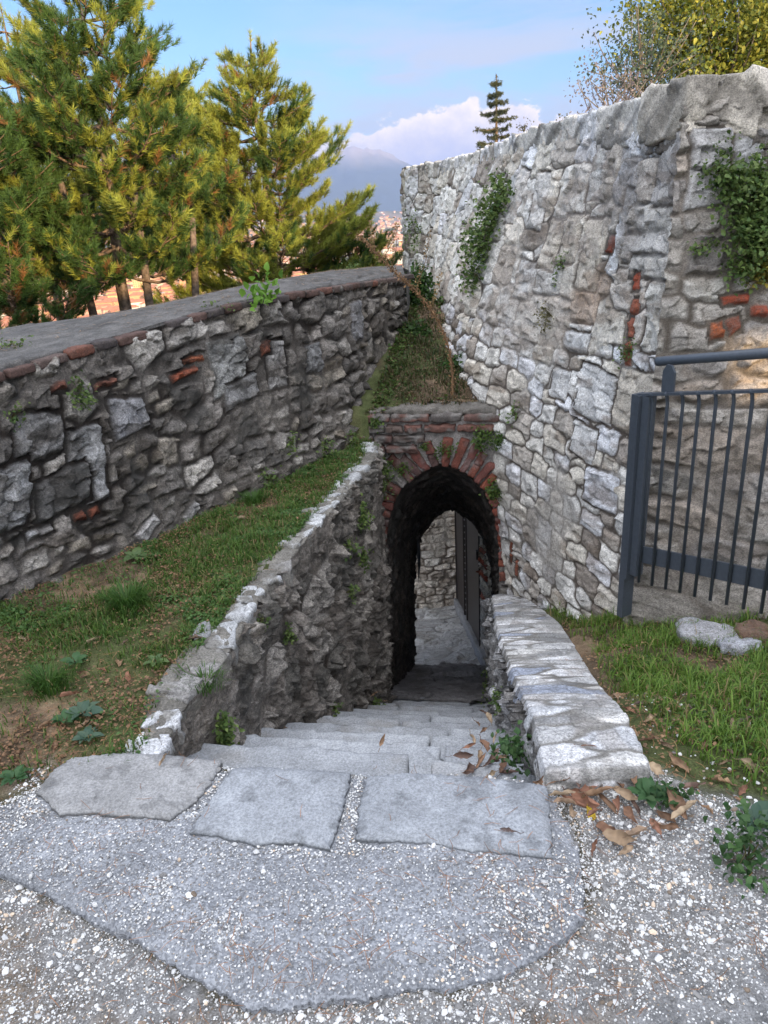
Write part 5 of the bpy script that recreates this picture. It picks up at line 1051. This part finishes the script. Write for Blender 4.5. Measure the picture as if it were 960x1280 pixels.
# ---- plants on the walls
WP = [('wall_face.R', 618, 285, 30, 62, 1500, .035, 'biggest green plant hanging on the bastion wall face'), ('wall_face.R', 602, 350, 16, 20, 260, .03, 'small sprig below the big hanging plant on the bastion wall'),
      ('wall_face.R', 705, 335, 6, 22, 110, .018, 'thin plant in a dark joint in the middle of the bastion wall'), ('wall_face.R', 790, 440, 8, 16, 120, .016, 'small green plant beside the brick chips near the corner of the bastion'),
      ('wall_face.R', 552, 392, 6, 20, 120, .03, 'slender plant low at the far end of the bastion wall'), ('wall_face.R', 648, 522, 7, 12, 70, .022, 'small sprig on the bastion wall right of the arch top'), ('wall_face.R', 520, 290, 14, 18, 200, .035, 'wispy plant at the far edge of the bastion wall'),
      ('wall_face.R', 690, 395, 9, 26, 160, .018, 'pale dry looking weed on the middle of the bastion wall'), ('wall_face.R', 635, 240, 10, 14, 150, .03, 'top shoot above the big hanging plant on the bastion wall'),
      ('rock_face', 925, 280, 34, 66, 2600, .026, 'large bushy creeper hanging on the rock face at the right edge'), ('rock_face', 895, 215, 16, 34, 420, .024, 'upper left shoot of creeper beside the quoin stone'), ('rock_face', 948, 330, 14, 44, 700, .026, 'yellowish creeper at the right edge of the rock face'),
      ('rock_face', 878, 312, 12, 8, 130, .018, 'little plant on the moulded course at the bastion corner'), ('rock_face', 945, 235, 22, 34, 700, .026, 'creeper mass under the big corner capstone'),
      ('wall_face.L', 97, 485, 10, 26, 240, .020, 'trailing plant high on the dark parapet near the left edge'), ('wall_face.L', 360, 555, 9, 9, 110, .020, 'small plant on the dark parapet above the grass'), ('wall_face.L', 405, 562, 9, 9, 120, .022, 'leafy sprig where the dark parapet nears the arch'), ('wall_face.L', 333, 600, 11, 12, 160, .02, 'plant at the foot of the dark parapet near the coping'), ('wall_face.L', 15, 522, 9, 9, 60, .018, 'tiny sprig at the left edge of the parapet'), ('wall_face.L', 434, 545, 8, 10, 120, .022, 'plant in the corner where parapet and brick courses meet'),
      ('wall_face.S', 268, 905, 9, 24, 300, .020, 'tall green plant low on the left stair wall by the first steps'), ('wall_face.S', 318, 778, 6, 9, 80, .016, 'small sprig high on the left stair wall'), ('wall_face.S', 352, 800, 7, 14, 110, .018, 'plant in the middle of the left stair wall'), ('wall_face.S', 432, 740, 5, 10, 70, .022, 'sprig on the left stair wall near the arch, lowest'), ('wall_face.S', 428, 683, 7, 12, 110, .024, 'sprig on the left stair wall near the arch, middle'), ('wall_face.S', 450, 700, 6, 16, 110, .024, 'sprig on the left stair wall closest to the passage'), ('wall_face.S', 448, 650, 7, 28, 200, .024, 'long trailing plant on the left stair wall below the coping'), ('wall_face.S', 474, 600, 10, 26, 260, .024, 'plant hanging over the end of the left coping by the bricks'), ('wall_face.S', 412, 885, 8, 8, 90, .02, 'low plant at the foot of the left stair wall'), ('wall_face.S', 462, 880, 8, 8, 80, .022, 'low plant where the left stair wall enters the passage'),
      ('wall_face.T', 632, 878, 6, 14, 140, .018, 'plant on the right stair wall below the coping'), ('wall_face.T', 614, 862, 5, 30, 160, .02, 'ivy strand at the edge of the passage on the right stair wall')]
def wall_plants():
    for nm, x, y, rx, rz, n, leaf, lab in WP:
        if nm == 'rock_face' : P, Nn, s_ = near_wall('rock_face', x, y)
        else: P, Nn, s_ = near_wall(nm, x, y)
        yel = 'yellowish' in lab; pale = 'pale' in lab
        clump(P+Nn*.012, Nn, rx*s_*1.35, rz*s_*1.1, int(n*.85), leaf, M_leaf, 'wall_plant', lab, 'plant', None, .55, col=(lambda n: greens(n, (.16, .15, .03), (.30, .24, .04))) if yel else (lambda n: greens(n, (.12, .12, .05), (.2, .18, .09))) if pale else (lambda n: greens(n, (.05, .10, .025), (.16, .22, .06))), hang=.35, seed=x)
wall_plants()
def face_plants():
    for x, y, rx, rz, n, lab in ((506, 585, 8, 8, 80, 'sprig on the left shoulder of the brick ring'), (556, 560, 10, 6, 90, 'sprig on the crown of the brick ring'), (602, 545, 9, 16, 200, 'plant at the right end of the brick courses'), (622, 550, 13, 11, 240, 'bushy plant where the brick arch meets the bastion'), (617, 608, 10, 14, 240, 'dark plant on the right haunch of the brick ring'), (478, 585, 9, 16, 200, 'plant on the left end of the brick courses'), (470, 527, 8, 5, 80, 'sprig on the top left of the brick courses'), (532, 556, 6, 4, 50, 'tiny sprig under the lowest brick course')):
        q = face_pt(x, y); P = fp(q[0], q[1], .02); clump(P, FN, rx*.0062, rz*.0062, n, .022, M_leaf, 'wall_plant', lab, 'plant', None, .6, hang=.3, seed=x)
face_plants()
P = at(525, 385, 7.35); clump(P, (-.1, -.8, .5), .13, .42, 2600, .04, M_leaf, 'ivy_bush', 'dark green ivy filling the gap between parapet end and bastion', 'bush', depth=.8, col=lambda n: greens(n, (.02, .05, .012), (.06, .12, .025)), seed=3)
P = at(520, 425, 6.7); clump(P, (-.1, -.8, .5), .14, .12, 900, .035, M_leaf, 'ivy_bush', 'lower ivy patch at the top of the earth bank', 'bush', depth=.6, col=lambda n: greens(n, (.02, .05, .012), (.06, .12, .025)), seed=4)
P = at(572, 470, 6.0); clump(P, (-.8, -.5, .3), .10, .17, 900, .034, M_leaf, 'ivy_bush', 'rounded ivy patch against the bastion beside the earth bank', 'bush', depth=.6, col=lambda n: greens(n, (.02, .055, .012), (.07, .14, .03)), seed=5)
P = at(502, 450, 6.5); clump(P, (.6, -.5, .3), .06, .14, 400, .034, M_leaf, 'ivy_bush', 'small ivy patch against the parapet beside the earth bank', 'bush', depth=.6, col=lambda n: greens(n, (.03, .08, .012), (.09, .16, .03)), seed=6)
# seedling on the parapet top
P = atz(327, 378, 1.09); clump(P, (0, -.3, 1), .09, .09, 60, .06, M_leaf, 'seedling', 'bright green seedling with broad leaves on the parapet top', 'plant', depth=1.0, hang=.1, col=lambda n: greens(n, (.10, .22, .03), (.20, .36, .05)), seed=7)
for x, y, n, lab in ((440, 338, 80, 'low green weeds on the far end of the parapet top'), (30, 440, 90, 'thin weeds on the parapet top at the left edge'), (270, 392, 40, 'tiny dry weed on the middle of the parapet top')):
    P = atz(x, y, 1.06 if x > 100 else 1.0); clump(P, (0, 0, 1), .14, .05, n, .022, M_leaf, 'weed', lab, 'weed', depth=.5, hang=0, col=lambda n: greens(n, (.09, .14, .04), (.16, .22, .07)), seed=x)
# dry stalk leaning across the gap
def stalk():
    px = [(578, 545, 5.55), (567, 505, 5.55), (565, 462, 5.6), (559, 429, 5.6), (543, 394, 5.6), (523, 367, 5.6), (505, 350, 5.6), (484, 331, 5.6), (466, 312, 5.6), (449, 295, 5.6)]
    P = np.array([at(*q) for q in px]); P = catmull(P, np.linspace(0, 9, 60)); e = empty('dry_stalk', tuple(P[0])); OFF[e.name] = P[0]; tag(e, 'tall dry brown seed stalk leaning from the earth bank towards the parapet', 'dry plant')
    V, Q, T = tube(P, np.linspace(.009, .003, 60), 6); mb = MB().add(V, Q, T, (.22, .13, .07)); mb.build('stem', M_dry, e)
    mb = MB(); r = np.random.default_rng(3); n = 900; i = r.integers(8, 60, n); pos = P[i]+r.normal(size=(n, 3))*.010; L = .010+.014*r.random(n)
    leaves(mb, pos, r.normal(size=(n, 3)), r.normal(size=(n, 3)), L, L*.5, np.array((.24, .14, .07))*(.6+.8*r.random((n, 1)))); mb.build('seeds', M_dry, e)
    mb = MB()
    for k, (i, d) in enumerate(((34, (.15, 0, .5)), (44, (.05, 0, .38)), (48, (.16, 0, .30)), (52, (-.02, 0, .25)), (28, (.12, .1, .3)))):
        q = P[i]; d = np.array(d)*.8; V, Q, T = tube([q, q+d*.5+[.02, 0, 0], q+d], [.003, .002, .001], 4); mb.add(V, Q, T, (.25, .16, .08))
        n = 120; pos = q+d*r.random((n, 1))+r.normal(size=(n, 3))*.007; L = .008+.012*r.random(n); leaves(mb, pos, r.normal(size=(n, 3)), r.normal(size=(n, 3)), L, L*.5, np.array((.27, .18, .08))*(.6+.8*r.random((n, 1))))
    mb.build('side_branches', M_dry, e)
stalk()
# rocks by the railing
for x, y, sz, c, lab in ((868, 786, (.17, .10, .07), (.36, .37, .38), 'pale rock half buried in the grass under the railing'), (942, 795, (.14, .10, .06), (.16, .10, .07), 'brown squared stone at the foot of the rock face'), (890, 800, (.26, .12, .07), (.32, .32, .33), 'flat grey rock in the grass beside the pale rock'), (925, 812, (.16, .1, .05), (.36, .37, .40), 'small bluish rock at the right edge of the grass')):
    P = onground(x, y); V, Q = block(sz, (16, 12, 8), .03, .015, 12); V = place(V, P+[0, 0, sz[2]*.2], (unit((1, -.3, 0)), unit((.3, 1, 0)), (0, 0, 1))); tag(mesh('rock', V, Q, M_lime, None, np.broadcast_to(c, V.shape)), lab, 'rock')

# ================================================================== trees
def pine(name, x, y, zb_, za, R0, zlow, seed, label, ntw=1.0, lean=0., yel=.5, split=None, needles=72, top_flat=.55):
    r = np.random.default_rng(seed); e = empty(name, (x, y, zb_)); OFF[e.name] = np.array([x, y, zb_]); tag(e, label, 'tree', 'pine trees beyond the parapet')
    hs = np.linspace(0, 1, 14); tx = x+lean*(hs**1.5); axis = np.stack([tx+r.normal(size=14)*.03, y+r.normal(size=14)*.03, zb_+(za-zb_)*hs], 1); axis[0] = (x, y, zb_); axis[-1] = (x+lean, y, za)
    rad = .15*(1-hs)**.9+.008; V, Q, T = tube(axis, rad, 10); n_ = fbm(V[:, 2]*4, np.arctan2(V[:, 1]-y, V[:, 0]-x)*3, 3, seed); c = np.array((.16, .12, .09))*(1+n_*1.2)[:, None]; MB().add(V, Q, T, c).build('trunk', M_bark, e)
    if split:
        for k, (dx, top) in enumerate(split):
            A = np.array([(x, y, zb_+.5), (x+dx*.5, y+.1, lerp(zb_, top, .4)), (x+dx, y, top)]); A = catmull(A, np.linspace(0, 2, 14)); V, Q, T = tube(A, np.linspace(.12, .03, 14), 8); MB().add(V, Q, T, (.15, .115, .09)).build('trunk', M_bark, e)
    mbb = MB(); TC = []; TD = []; HU = []; zc = zlow
    while zc < za-.05:
        f = (za-zc)/(za-zlow); Rr = max(.22, R0*(min(1, (f*1.25)**top_flat))*(.85+.15*math.sin(zc*9+seed))); nb = 6 if Rr > .5 else 5; ph = r.random()*6.28
        for b in range(nb):
            a = ph+b*6.283/nb+r.normal()*.25; L = Rr*(.6+.5*r.random()); c0 = np.array([np.interp(zc, axis[:, 2], axis[:, k]) for k in range(3)]); d = np.array([math.cos(a), math.sin(a), 0]); tt = np.linspace(0, 1, 8)
            sag = -.10*L+r.normal()*.04; rise = .28*L*(.6+.8*r.random()); pts = c0+d*(tt*L)[:, None]+np.array([0, 0, 1.])*(sag*np.sin(tt*3.14)+rise*tt**2.2)[:, None]+r.normal(size=(8, 3))*.012*L
            V, Q, T = tube(pts, np.linspace(.022 if L > .8 else .012, .004, 8), 5); mbb.add(V, Q, T, (.17, .12, .085))
            nt = max(3, int(L*14*ntw)); hue = r.random(); 
            for k in range(nt):
                s_ = .28+.72*(k+r.random())/nt; p = np.array([np.interp(s_, tt, pts[:, q]) for q in range(3)]); a2 = a+(1 if k % 2 else -1)*(.5+.5*r.random()); l2 = (.16+.30*(1-s_)*L)*(.6+.7*r.random()); d2 = np.array([math.cos(a2), math.sin(a2), .25+.5*r.random()]); q_ = p+d2*l2
                V, Q, T = tube([p, (p+q_)/2-[0, 0, .02*l2], q_], [.006, .004, .003], 4, False); mbb.add(V, Q, None, (.20, .13, .08))
                m = 1+int(l2/.10)
                for j in range(m+1): TC.append(p+(q_-p)*(1-.5*j/m)+r.normal(size=3)*.02); TD.append(unit(d2+[0, 0, .7]+r.normal(size=3)*.2)); HU.append(hue)
            TC.append(pts[-1]); TD.append(unit(d+[0, 0, .8])); HU.append(hue)
        zc += .18+.09*r.random()
    TC.append(axis[-1]); TD.append(np.array([0, 0, 1.])); HU.append(.5); mbb.build('branches', M_bark, e)
    TC = np.array(TC); TD = np.array(TD); n = len(TC); m = needles
    HU = np.array(HU); ty = .45*HU+.55*r.random(n); base = np.where((ty < yel)[:, None], np.array((.30, .33, .055)), np.array((.07, .13, .03))); base = base*(.65+.6*r.random((n, 1))); br = (r.random(n) < .09) & (((HU*7) % 1) < .35); base[br] = np.array((.28, .14, .05))  # yellow tufts put sunlit highlights into the needle colour
    Pn = np.repeat(TC, m, 0)+np.repeat(TD, m, 0)*(r.random((n*m, 1))*.13-.08); pr = r.normal(size=(n*m, 3)); Dn = norm_rows(np.repeat(TD, m, 0)*.85+norm_rows(pr)*.75); L = (.055+.035*r.random(n*m))[:, None]
    S_ = norm_rows(np.cross(Dn, r.normal(size=(n*m, 3))))*.0030; V = np.stack([Pn-S_, Pn+S_, Pn+Dn*L], 1).reshape(-1, 3); T = np.arange(n*m*3).reshape(-1, 3)
    mesh('needles', V, T, M_needle, e, np.repeat(np.repeat(base, m, 0)*(.8+.4*r.random((n*m, 1))), 3, 0)); return e
ap = at(313, 45, 11); pine('pine_tree', ap[0]-.08, 11, -5.6, ap[2], 1.95, .0, 21, 'bushy yellow green pine standing alone in the middle beyond the parapet', 1.15, .08, .62, top_flat=.75)
ap = at(95, -12, 8.6); pine('pine_tree', ap[0]-.1, 8.6, -5.0, ap[2], 1.5, 1.1, 22, 'nearest and largest pine with dark lower boughs at the left edge', 1.15, .1, .42, [(.35, 2.2), (-.4, 2.1), (.9, 1.6)], top_flat=.45)
ap = at(205, 92, 12.5); pine('pine_tree', ap[0]-.2, 12.5, -6, ap[2], 1.45, .85, 23, 'pine with long pale boughs between the nearest pine and the lone one', 1.0, .2, .62, top_flat=.5)
ap = at(10, 10, 12.8); pine('pine_tree', ap[0]-.2, 12.8, -6, ap[2], 1.9, .7, 24, 'golden lit pine furthest back at the left edge', .9, .1, .7, top_flat=.5)
ap = at(-40, 130, 8.0); pine('pine_tree', ap[0], 8.0, -5, ap[2], 1.3, .7, 25, 'low dark green pine boughs cut by the left edge', 1.0, .0, .05, top_flat=.35)
ap = at(430, 262, 12.0); pine('pine_tree', ap[0], 12.0, -6, ap[2], 1.0, -.6, 26, 'low dark green pine top just above the far end of the parapet', 1.1, .0, .15, top_flat=.5)
def spruce():
    x, y = 3.82, 24.; e = empty('spruce_tree', (x, y, -6)); OFF[e.name] = np.array([x, y, -6.]); tag(e, 'small sparse spruce with a thin spire rising behind the bastion wall', 'tree'); r = np.random.default_rng(5); za = 4.82
    V, Q, T = tube([(x, y, -6), (x, y, 0), (x, y, za)], [.16, .10, .01], 8); MB().add(V, Q, T, (.16, .11, .07)).build('trunk', M_bark, e); mbb = MB(); TC = []; z = 0.2
    while z < za-.08:
        Rr = .10+.46*(za-z)**.95*(.5+.8*r.random()); Rr = min(Rr, 1.5)
        for b in range(5):
            a = r.random()*6.28; d = np.array([math.cos(a), math.sin(a), 0]); L = Rr*(.45+.6*r.random()); t = np.linspace(0, 1, 6); p = np.array([x, y, z])+d*(t*L)[:, None]+np.array([0, 0, 1.])*(-.25*L*t+.28*L*t**2.5)[:, None]
            V, Q, T = tube(p, np.linspace(.014, .004, 6), 4); mbb.add(V, Q, T, (.18, .12, .07)); k = int(8+L*60); s_ = r.random(k)**.7; TC.append(np.stack([np.interp(s_, t, p[:, q]) for q in range(3)], 1)+r.normal(size=(k, 3))*[[.03, .03, .03]]-[0, 0, .02])
        z += .17+.09*r.random()
    TC.append(np.array([(x, y, q) for q in np.linspace(za-.8, za, 24)])+r.normal(size=(24, 3))*.015); mbb.build('branches', M_bark, e); TC = np.concatenate(TC); n = len(TC); m = 10
    P_ = np.repeat(TC, m, 0); D = norm_rows(r.normal(size=(n*m, 3))-[0, 0, .3]); S_ = norm_rows(np.cross(D, r.normal(size=(n*m, 3))))*.008; L = (.045+.05*r.random(n*m))[:, None]; V = np.stack([P_-S_, P_+S_, P_+D*L], 1).reshape(-1, 3)
    mesh('needles', V, np.arange(n*m*3).reshape(-1, 3), M_needle, e, np.repeat(np.array((.09, .10, .05))*(.6+.9*r.random((n*m, 1))), 3, 0))
spruce()
def broadleaf(name, x, y, zb_, ctr, rad, nb, nl, leaf, ca, cb, label, seed, spread=.16, trunk_r=.05):
    r = np.random.default_rng(seed); e = empty(name, (x, y, zb_)); OFF[e.name] = np.array([x, y, zb_]); tag(e, label, 'tree'); b0 = np.array([x, y, zb_]); ctr = np.array(ctr); rad = np.array(rad)
    fork = lerp(b0, ctr, .45); V, Q, T = tube([b0, lerp(b0, fork, .5)+[.02, 0, 0], fork], [trunk_r, trunk_r*.8, trunk_r*.6], 8); MB().add(V, Q, T, (.17, .14, .11)).build('trunk', M_bark, e); mbb = MB(); C_ = []
    for k in range(nb):
        d = r.normal(size=3); d /= np.linalg.norm(d); tip = ctr+d*rad*(.35+.65*r.random()**.5); p = np.stack([fork, lerp(fork, tip, .5)+r.normal(size=3)*.06, tip]); p = catmull(p, np.linspace(0, 2, 8)); V, Q, T = tube(p, np.linspace(trunk_r*.35, .003, 8), 4); mbb.add(V, Q, T, (.19, .16, .13))
        for j in range(3): C_.append(p[3+j+1]+r.normal(size=3)*.04)
        C_.append(tip)
    mbb.build('branches', M_bark, e); C_ = np.array(C_); i = r.integers(0, len(C_), nl); pos = C_[i]+r.normal(size=(nl, 3))*spread; L = leaf*(.6+.7*r.random(nl)); t = r.random((nl, 1)); c = (np.array(ca)*(1-t)+np.array(cb)*t)*((.7+.6*r.random((len(C_), 1)))[i])
    mb = MB(); leaves(mb, pos, r.normal(size=(nl, 3)), r.normal(size=(nl, 3))*.6+[0, 0, .7], L, L*.55, c); mb.build('crown', M_leaf, e)
c1 = at(915, 30, 8.5); broadleaf('broadleaf_tree', c1[0], 8.5, 2.0, c1, (.95, .7, .72), 80, 17000, .05, (.10, .15, .03), (.36, .34, .05), 'sunlit yellow green tree above the bastion at the top right corner', 31, .13)
c1 = at(800, 62, 7.2); broadleaf('broadleaf_tree', c1[0]+.1, 7.2, 2.0, c1+[.02, 0, -.02], (.55, .4, .36), 34, 1900, .034, (.05, .08, .05), (.12, .15, .09), 'thin bluish green shrub above the wall, left of the yellow green tree', 32, .07, .02)
c1 = at(752, 105, 6.6); broadleaf('bare_shrub', c1[0]+.1, 6.6, 2.0, c1+[.06, 0, -.06], (.32, .25, .26), 30, 800, .024, (.14, .12, .13), (.24, .20, .19), 'greyish nearly bare shrub on top of the bastion wall', 33, .05, .012)
for x, y, s_, lab in ((655, 150, .16, 'left of two tiny weeds on the bastion capstones'), (708, 142, .14, 'right of two tiny weeds on the bastion capstones'), (668, 176-20, .12, 'tiny sprig between weeds on top of the bastion')):
    P = at(x, y+16, 8.0 if x < 690 else 6.9); clump(P, (0, -.1, 1), .05, s_*.5, 70, .018, M_leaf, 'weed', lab, 'weed', depth=1.6, hang=-.3, col=lambda n: greens(n, (.10, .10, .07), (.2, .18, .12)), seed=x)

# ================================================================== city in the plain
def city():
    m, N, L, B = nodes('facade'); c = attrN(N); g = N.new('ShaderNodeNewGeometry'); sp = N.new('ShaderNodeSeparateXYZ'); L.new(g.outputs['Position'], sp.inputs[0])
    def fr(v, s_, lo, hi):
        a = N.new('ShaderNodeMath'); a.operation = 'MULTIPLY'; L.new(v, a.inputs[0]); a.inputs[1].default_value = 1/s_; f_ = N.new('ShaderNodeMath'); f_.operation = 'FRACT'; L.new(a.outputs[0], f_.inputs[0])
        x1 = N.new('ShaderNodeMath'); x1.operation = 'GREATER_THAN'; L.new(f_.outputs[0], x1.inputs[0]); x1.inputs[1].default_value = lo; x2 = N.new('ShaderNodeMath'); x2.operation = 'LESS_THAN'; L.new(f_.outputs[0], x2.inputs[0]); x2.inputs[1].default_value = hi
        o_ = N.new('ShaderNodeMath'); o_.operation = 'MULTIPLY'; L.new(x1.outputs[0], o_.inputs[0]); L.new(x2.outputs[0], o_.inputs[1]); return o_.outputs[0]
    xy = N.new('ShaderNodeMath'); xy.operation = 'ADD'; L.new(sp.outputs[0], xy.inputs[0]); L.new(sp.outputs[1], xy.inputs[1])
    w = N.new('ShaderNodeMath'); w.operation = 'MULTIPLY'; L.new(fr(xy.outputs[0], 4.2, .33, .66), w.inputs[0]); L.new(fr(sp.outputs[2], 3.2, .3, .75), w.inputs[1])
    L.new(mixN(N, L, w.outputs[0], c, (.06, .055, .05)), B.inputs['Base Color']); B.inputs['Roughness'].default_value = .8
    r = random.Random(9); pal = [('cream', (.62, .50, .34)), ('orange', (.60, .32, .15)), ('pink', (.60, .38, .27)), ('pale', (.66, .60, .50)), ('ochre', (.62, .42, .18))]
    def house(x, y, w_, d_, h_, rz, ci, flat, lab, grp):
        z0 = float(plain_h(np.array([x]), np.array([y]))[0])-1; e = empty('city_house', (x, y, z0)); OFF[e.name] = np.array([x, y, z0]); tag(e, lab, 'house', grp); c_, s_ = math.cos(rz), math.sin(rz); ax = (np.array([c_, s_, 0]), np.array([-s_, c_, 0]), np.array([0, 0, 1.]))
        mb = MB(); box(mb, (x, y, z0+h_/2), ax, (w_, d_, h_), pal[ci][1]); mb.build('wall', m, e, smooth=False); mb = MB()
        if flat: box(mb, (x, y, z0+h_+.4), ax, (w_+1, d_+1, .8), (.35, .30, .26)); box(mb, (x, y, z0+h_+1.8), ax, (w_*.3, d_*.3, 2.4), (.5, .42, .34))
        else:
            hw, hd, rh = w_/2+.6, d_/2+.6, d_*.20; V = np.array([(-hw, -hd, 0), (hw, -hd, 0), (hw, hd, 0), (-hw, hd, 0), (-hw*.75, 0, rh), (hw*.75, 0, rh)]); mb.add(place(V, (x, y, z0+h_), ax), [[0, 1, 5, 4], [2, 3, 4, 5], [0, 3, 2, 1]], [[1, 2, 5], [3, 0, 4]], (.34, .13, .07))
        mb.build('roof', M_far, e, smooth=False)
    n = 0
    for k in range(150):
        az = R(r.uniform(-31, 3.5)); dist = r.uniform(420, 2600) if k % 3 else r.uniform(420, 900); x = math.sin(az)*dist; y = math.cos(az)*dist; ci = r.randrange(5); tall = r.random() < .3; band = 'near the foot of the hill' if dist < 900 else 'in the middle of the plain' if dist < 1700 else 'far out in the plain'
        house(x, y, r.uniform(14, 34), r.uniform(10, 16), r.uniform(16, 30) if tall else r.uniform(7, 13), r.uniform(-.5, .5), ci, tall, f"{pal[ci][0]} {'flat roofed block' if tall else 'tile roofed house'} {band} behind the pines", f"{pal[ci][0]} {'blocks' if tall else 'houses'} {band}"); n += 1
    # everything smaller and further: one mass of roofs and gardens
    mb = MB(); 
    for k in range(3800):
        az = R(r.uniform(-33, 6)); dist = r.uniform(1100, 6500) if k % 3 else r.uniform(500, 1500); x = math.sin(az)*dist; y = math.cos(az)*dist; z0 = float(plain_h(np.array([x]), np.array([y]))[0]); h_ = r.uniform(6, 15); rz = r.uniform(-.6, .6); ax = (np.array([math.cos(rz), math.sin(rz), 0]), np.array([-math.sin(rz), math.cos(rz), 0]), np.array([0, 0, 1.])); w_, d_ = r.uniform(10, 26), r.uniform(9, 14)
        box(mb, (x, y, z0+h_/2), ax, (w_, d_, h_), pal[r.randrange(5)][1]); hw, hd = w_/2+.6, d_/2+.6; V = np.array([(-hw, -hd, 0), (hw, -hd, 0), (hw, hd, 0), (-hw, hd, 0), (-hw*.75, 0, 2.6), (hw*.75, 0, 2.6)]); mb.add(place(V, (x, y, z0+h_), ax), [[0, 1, 5, 4], [2, 3, 4, 5]], [[1, 2, 5], [3, 0, 4]], (.36, .15, .08))
    o = mb.build('distant_city', M_far, smooth=False); tag(o, 'far roofs and walls of the city massed across the plain', 'city', kind='stuff')
    mb = MB(); rr = np.random.default_rng(4)
    for k in range(2600):
        az = R(r.uniform(-33, 6)); dist = r.uniform(380, 4200); x = math.sin(az)*dist; y = math.cos(az)*dist; z0 = float(plain_h(np.array([x]), np.array([y]))[0]); s_ = r.uniform(4, 9); V, Q = block((s_, s_, s_*1.2), (4, 4, 4), s_*.45, s_*.10, 2/s_); mb.add(V+np.array([x, y, z0+s_*.5]), Q, col=(.06+.05*r.random(), .08+.03*r.random(), .03))
    o = mb.build('distant_trees', M_far); tag(o, 'dark trees massed between the houses of the city', 'trees', kind='stuff')
city()
# ================================================================== the air
def haze():
    m = bpy.data.materials.new('haze'); m.use_nodes = True; N = m.node_tree.nodes; L = m.node_tree.links; N.remove(N['Principled BSDF']); v = N.new('ShaderNodeVolumePrincipled'); v.inputs['Color'].default_value = (.46, .60, 1.0, 1); v.inputs['Density'].default_value = 7.5e-5; v.inputs['Anisotropy'].default_value = .2; L.new(v.outputs[0], N['Material Output'].inputs['Volume'])
    V, Q = unitblock((1, 1, 1)); V = V*np.array([19000, 11500, 575])+np.array([0, 11000, 455.]); o = mesh('haze', V, Q, m, None, None, smooth=False, rebase=False); o['kind'] = 'stuff'
    m.cycles.homogeneous_volume = True if hasattr(m.cycles, 'homogeneous_volume') else None
haze()
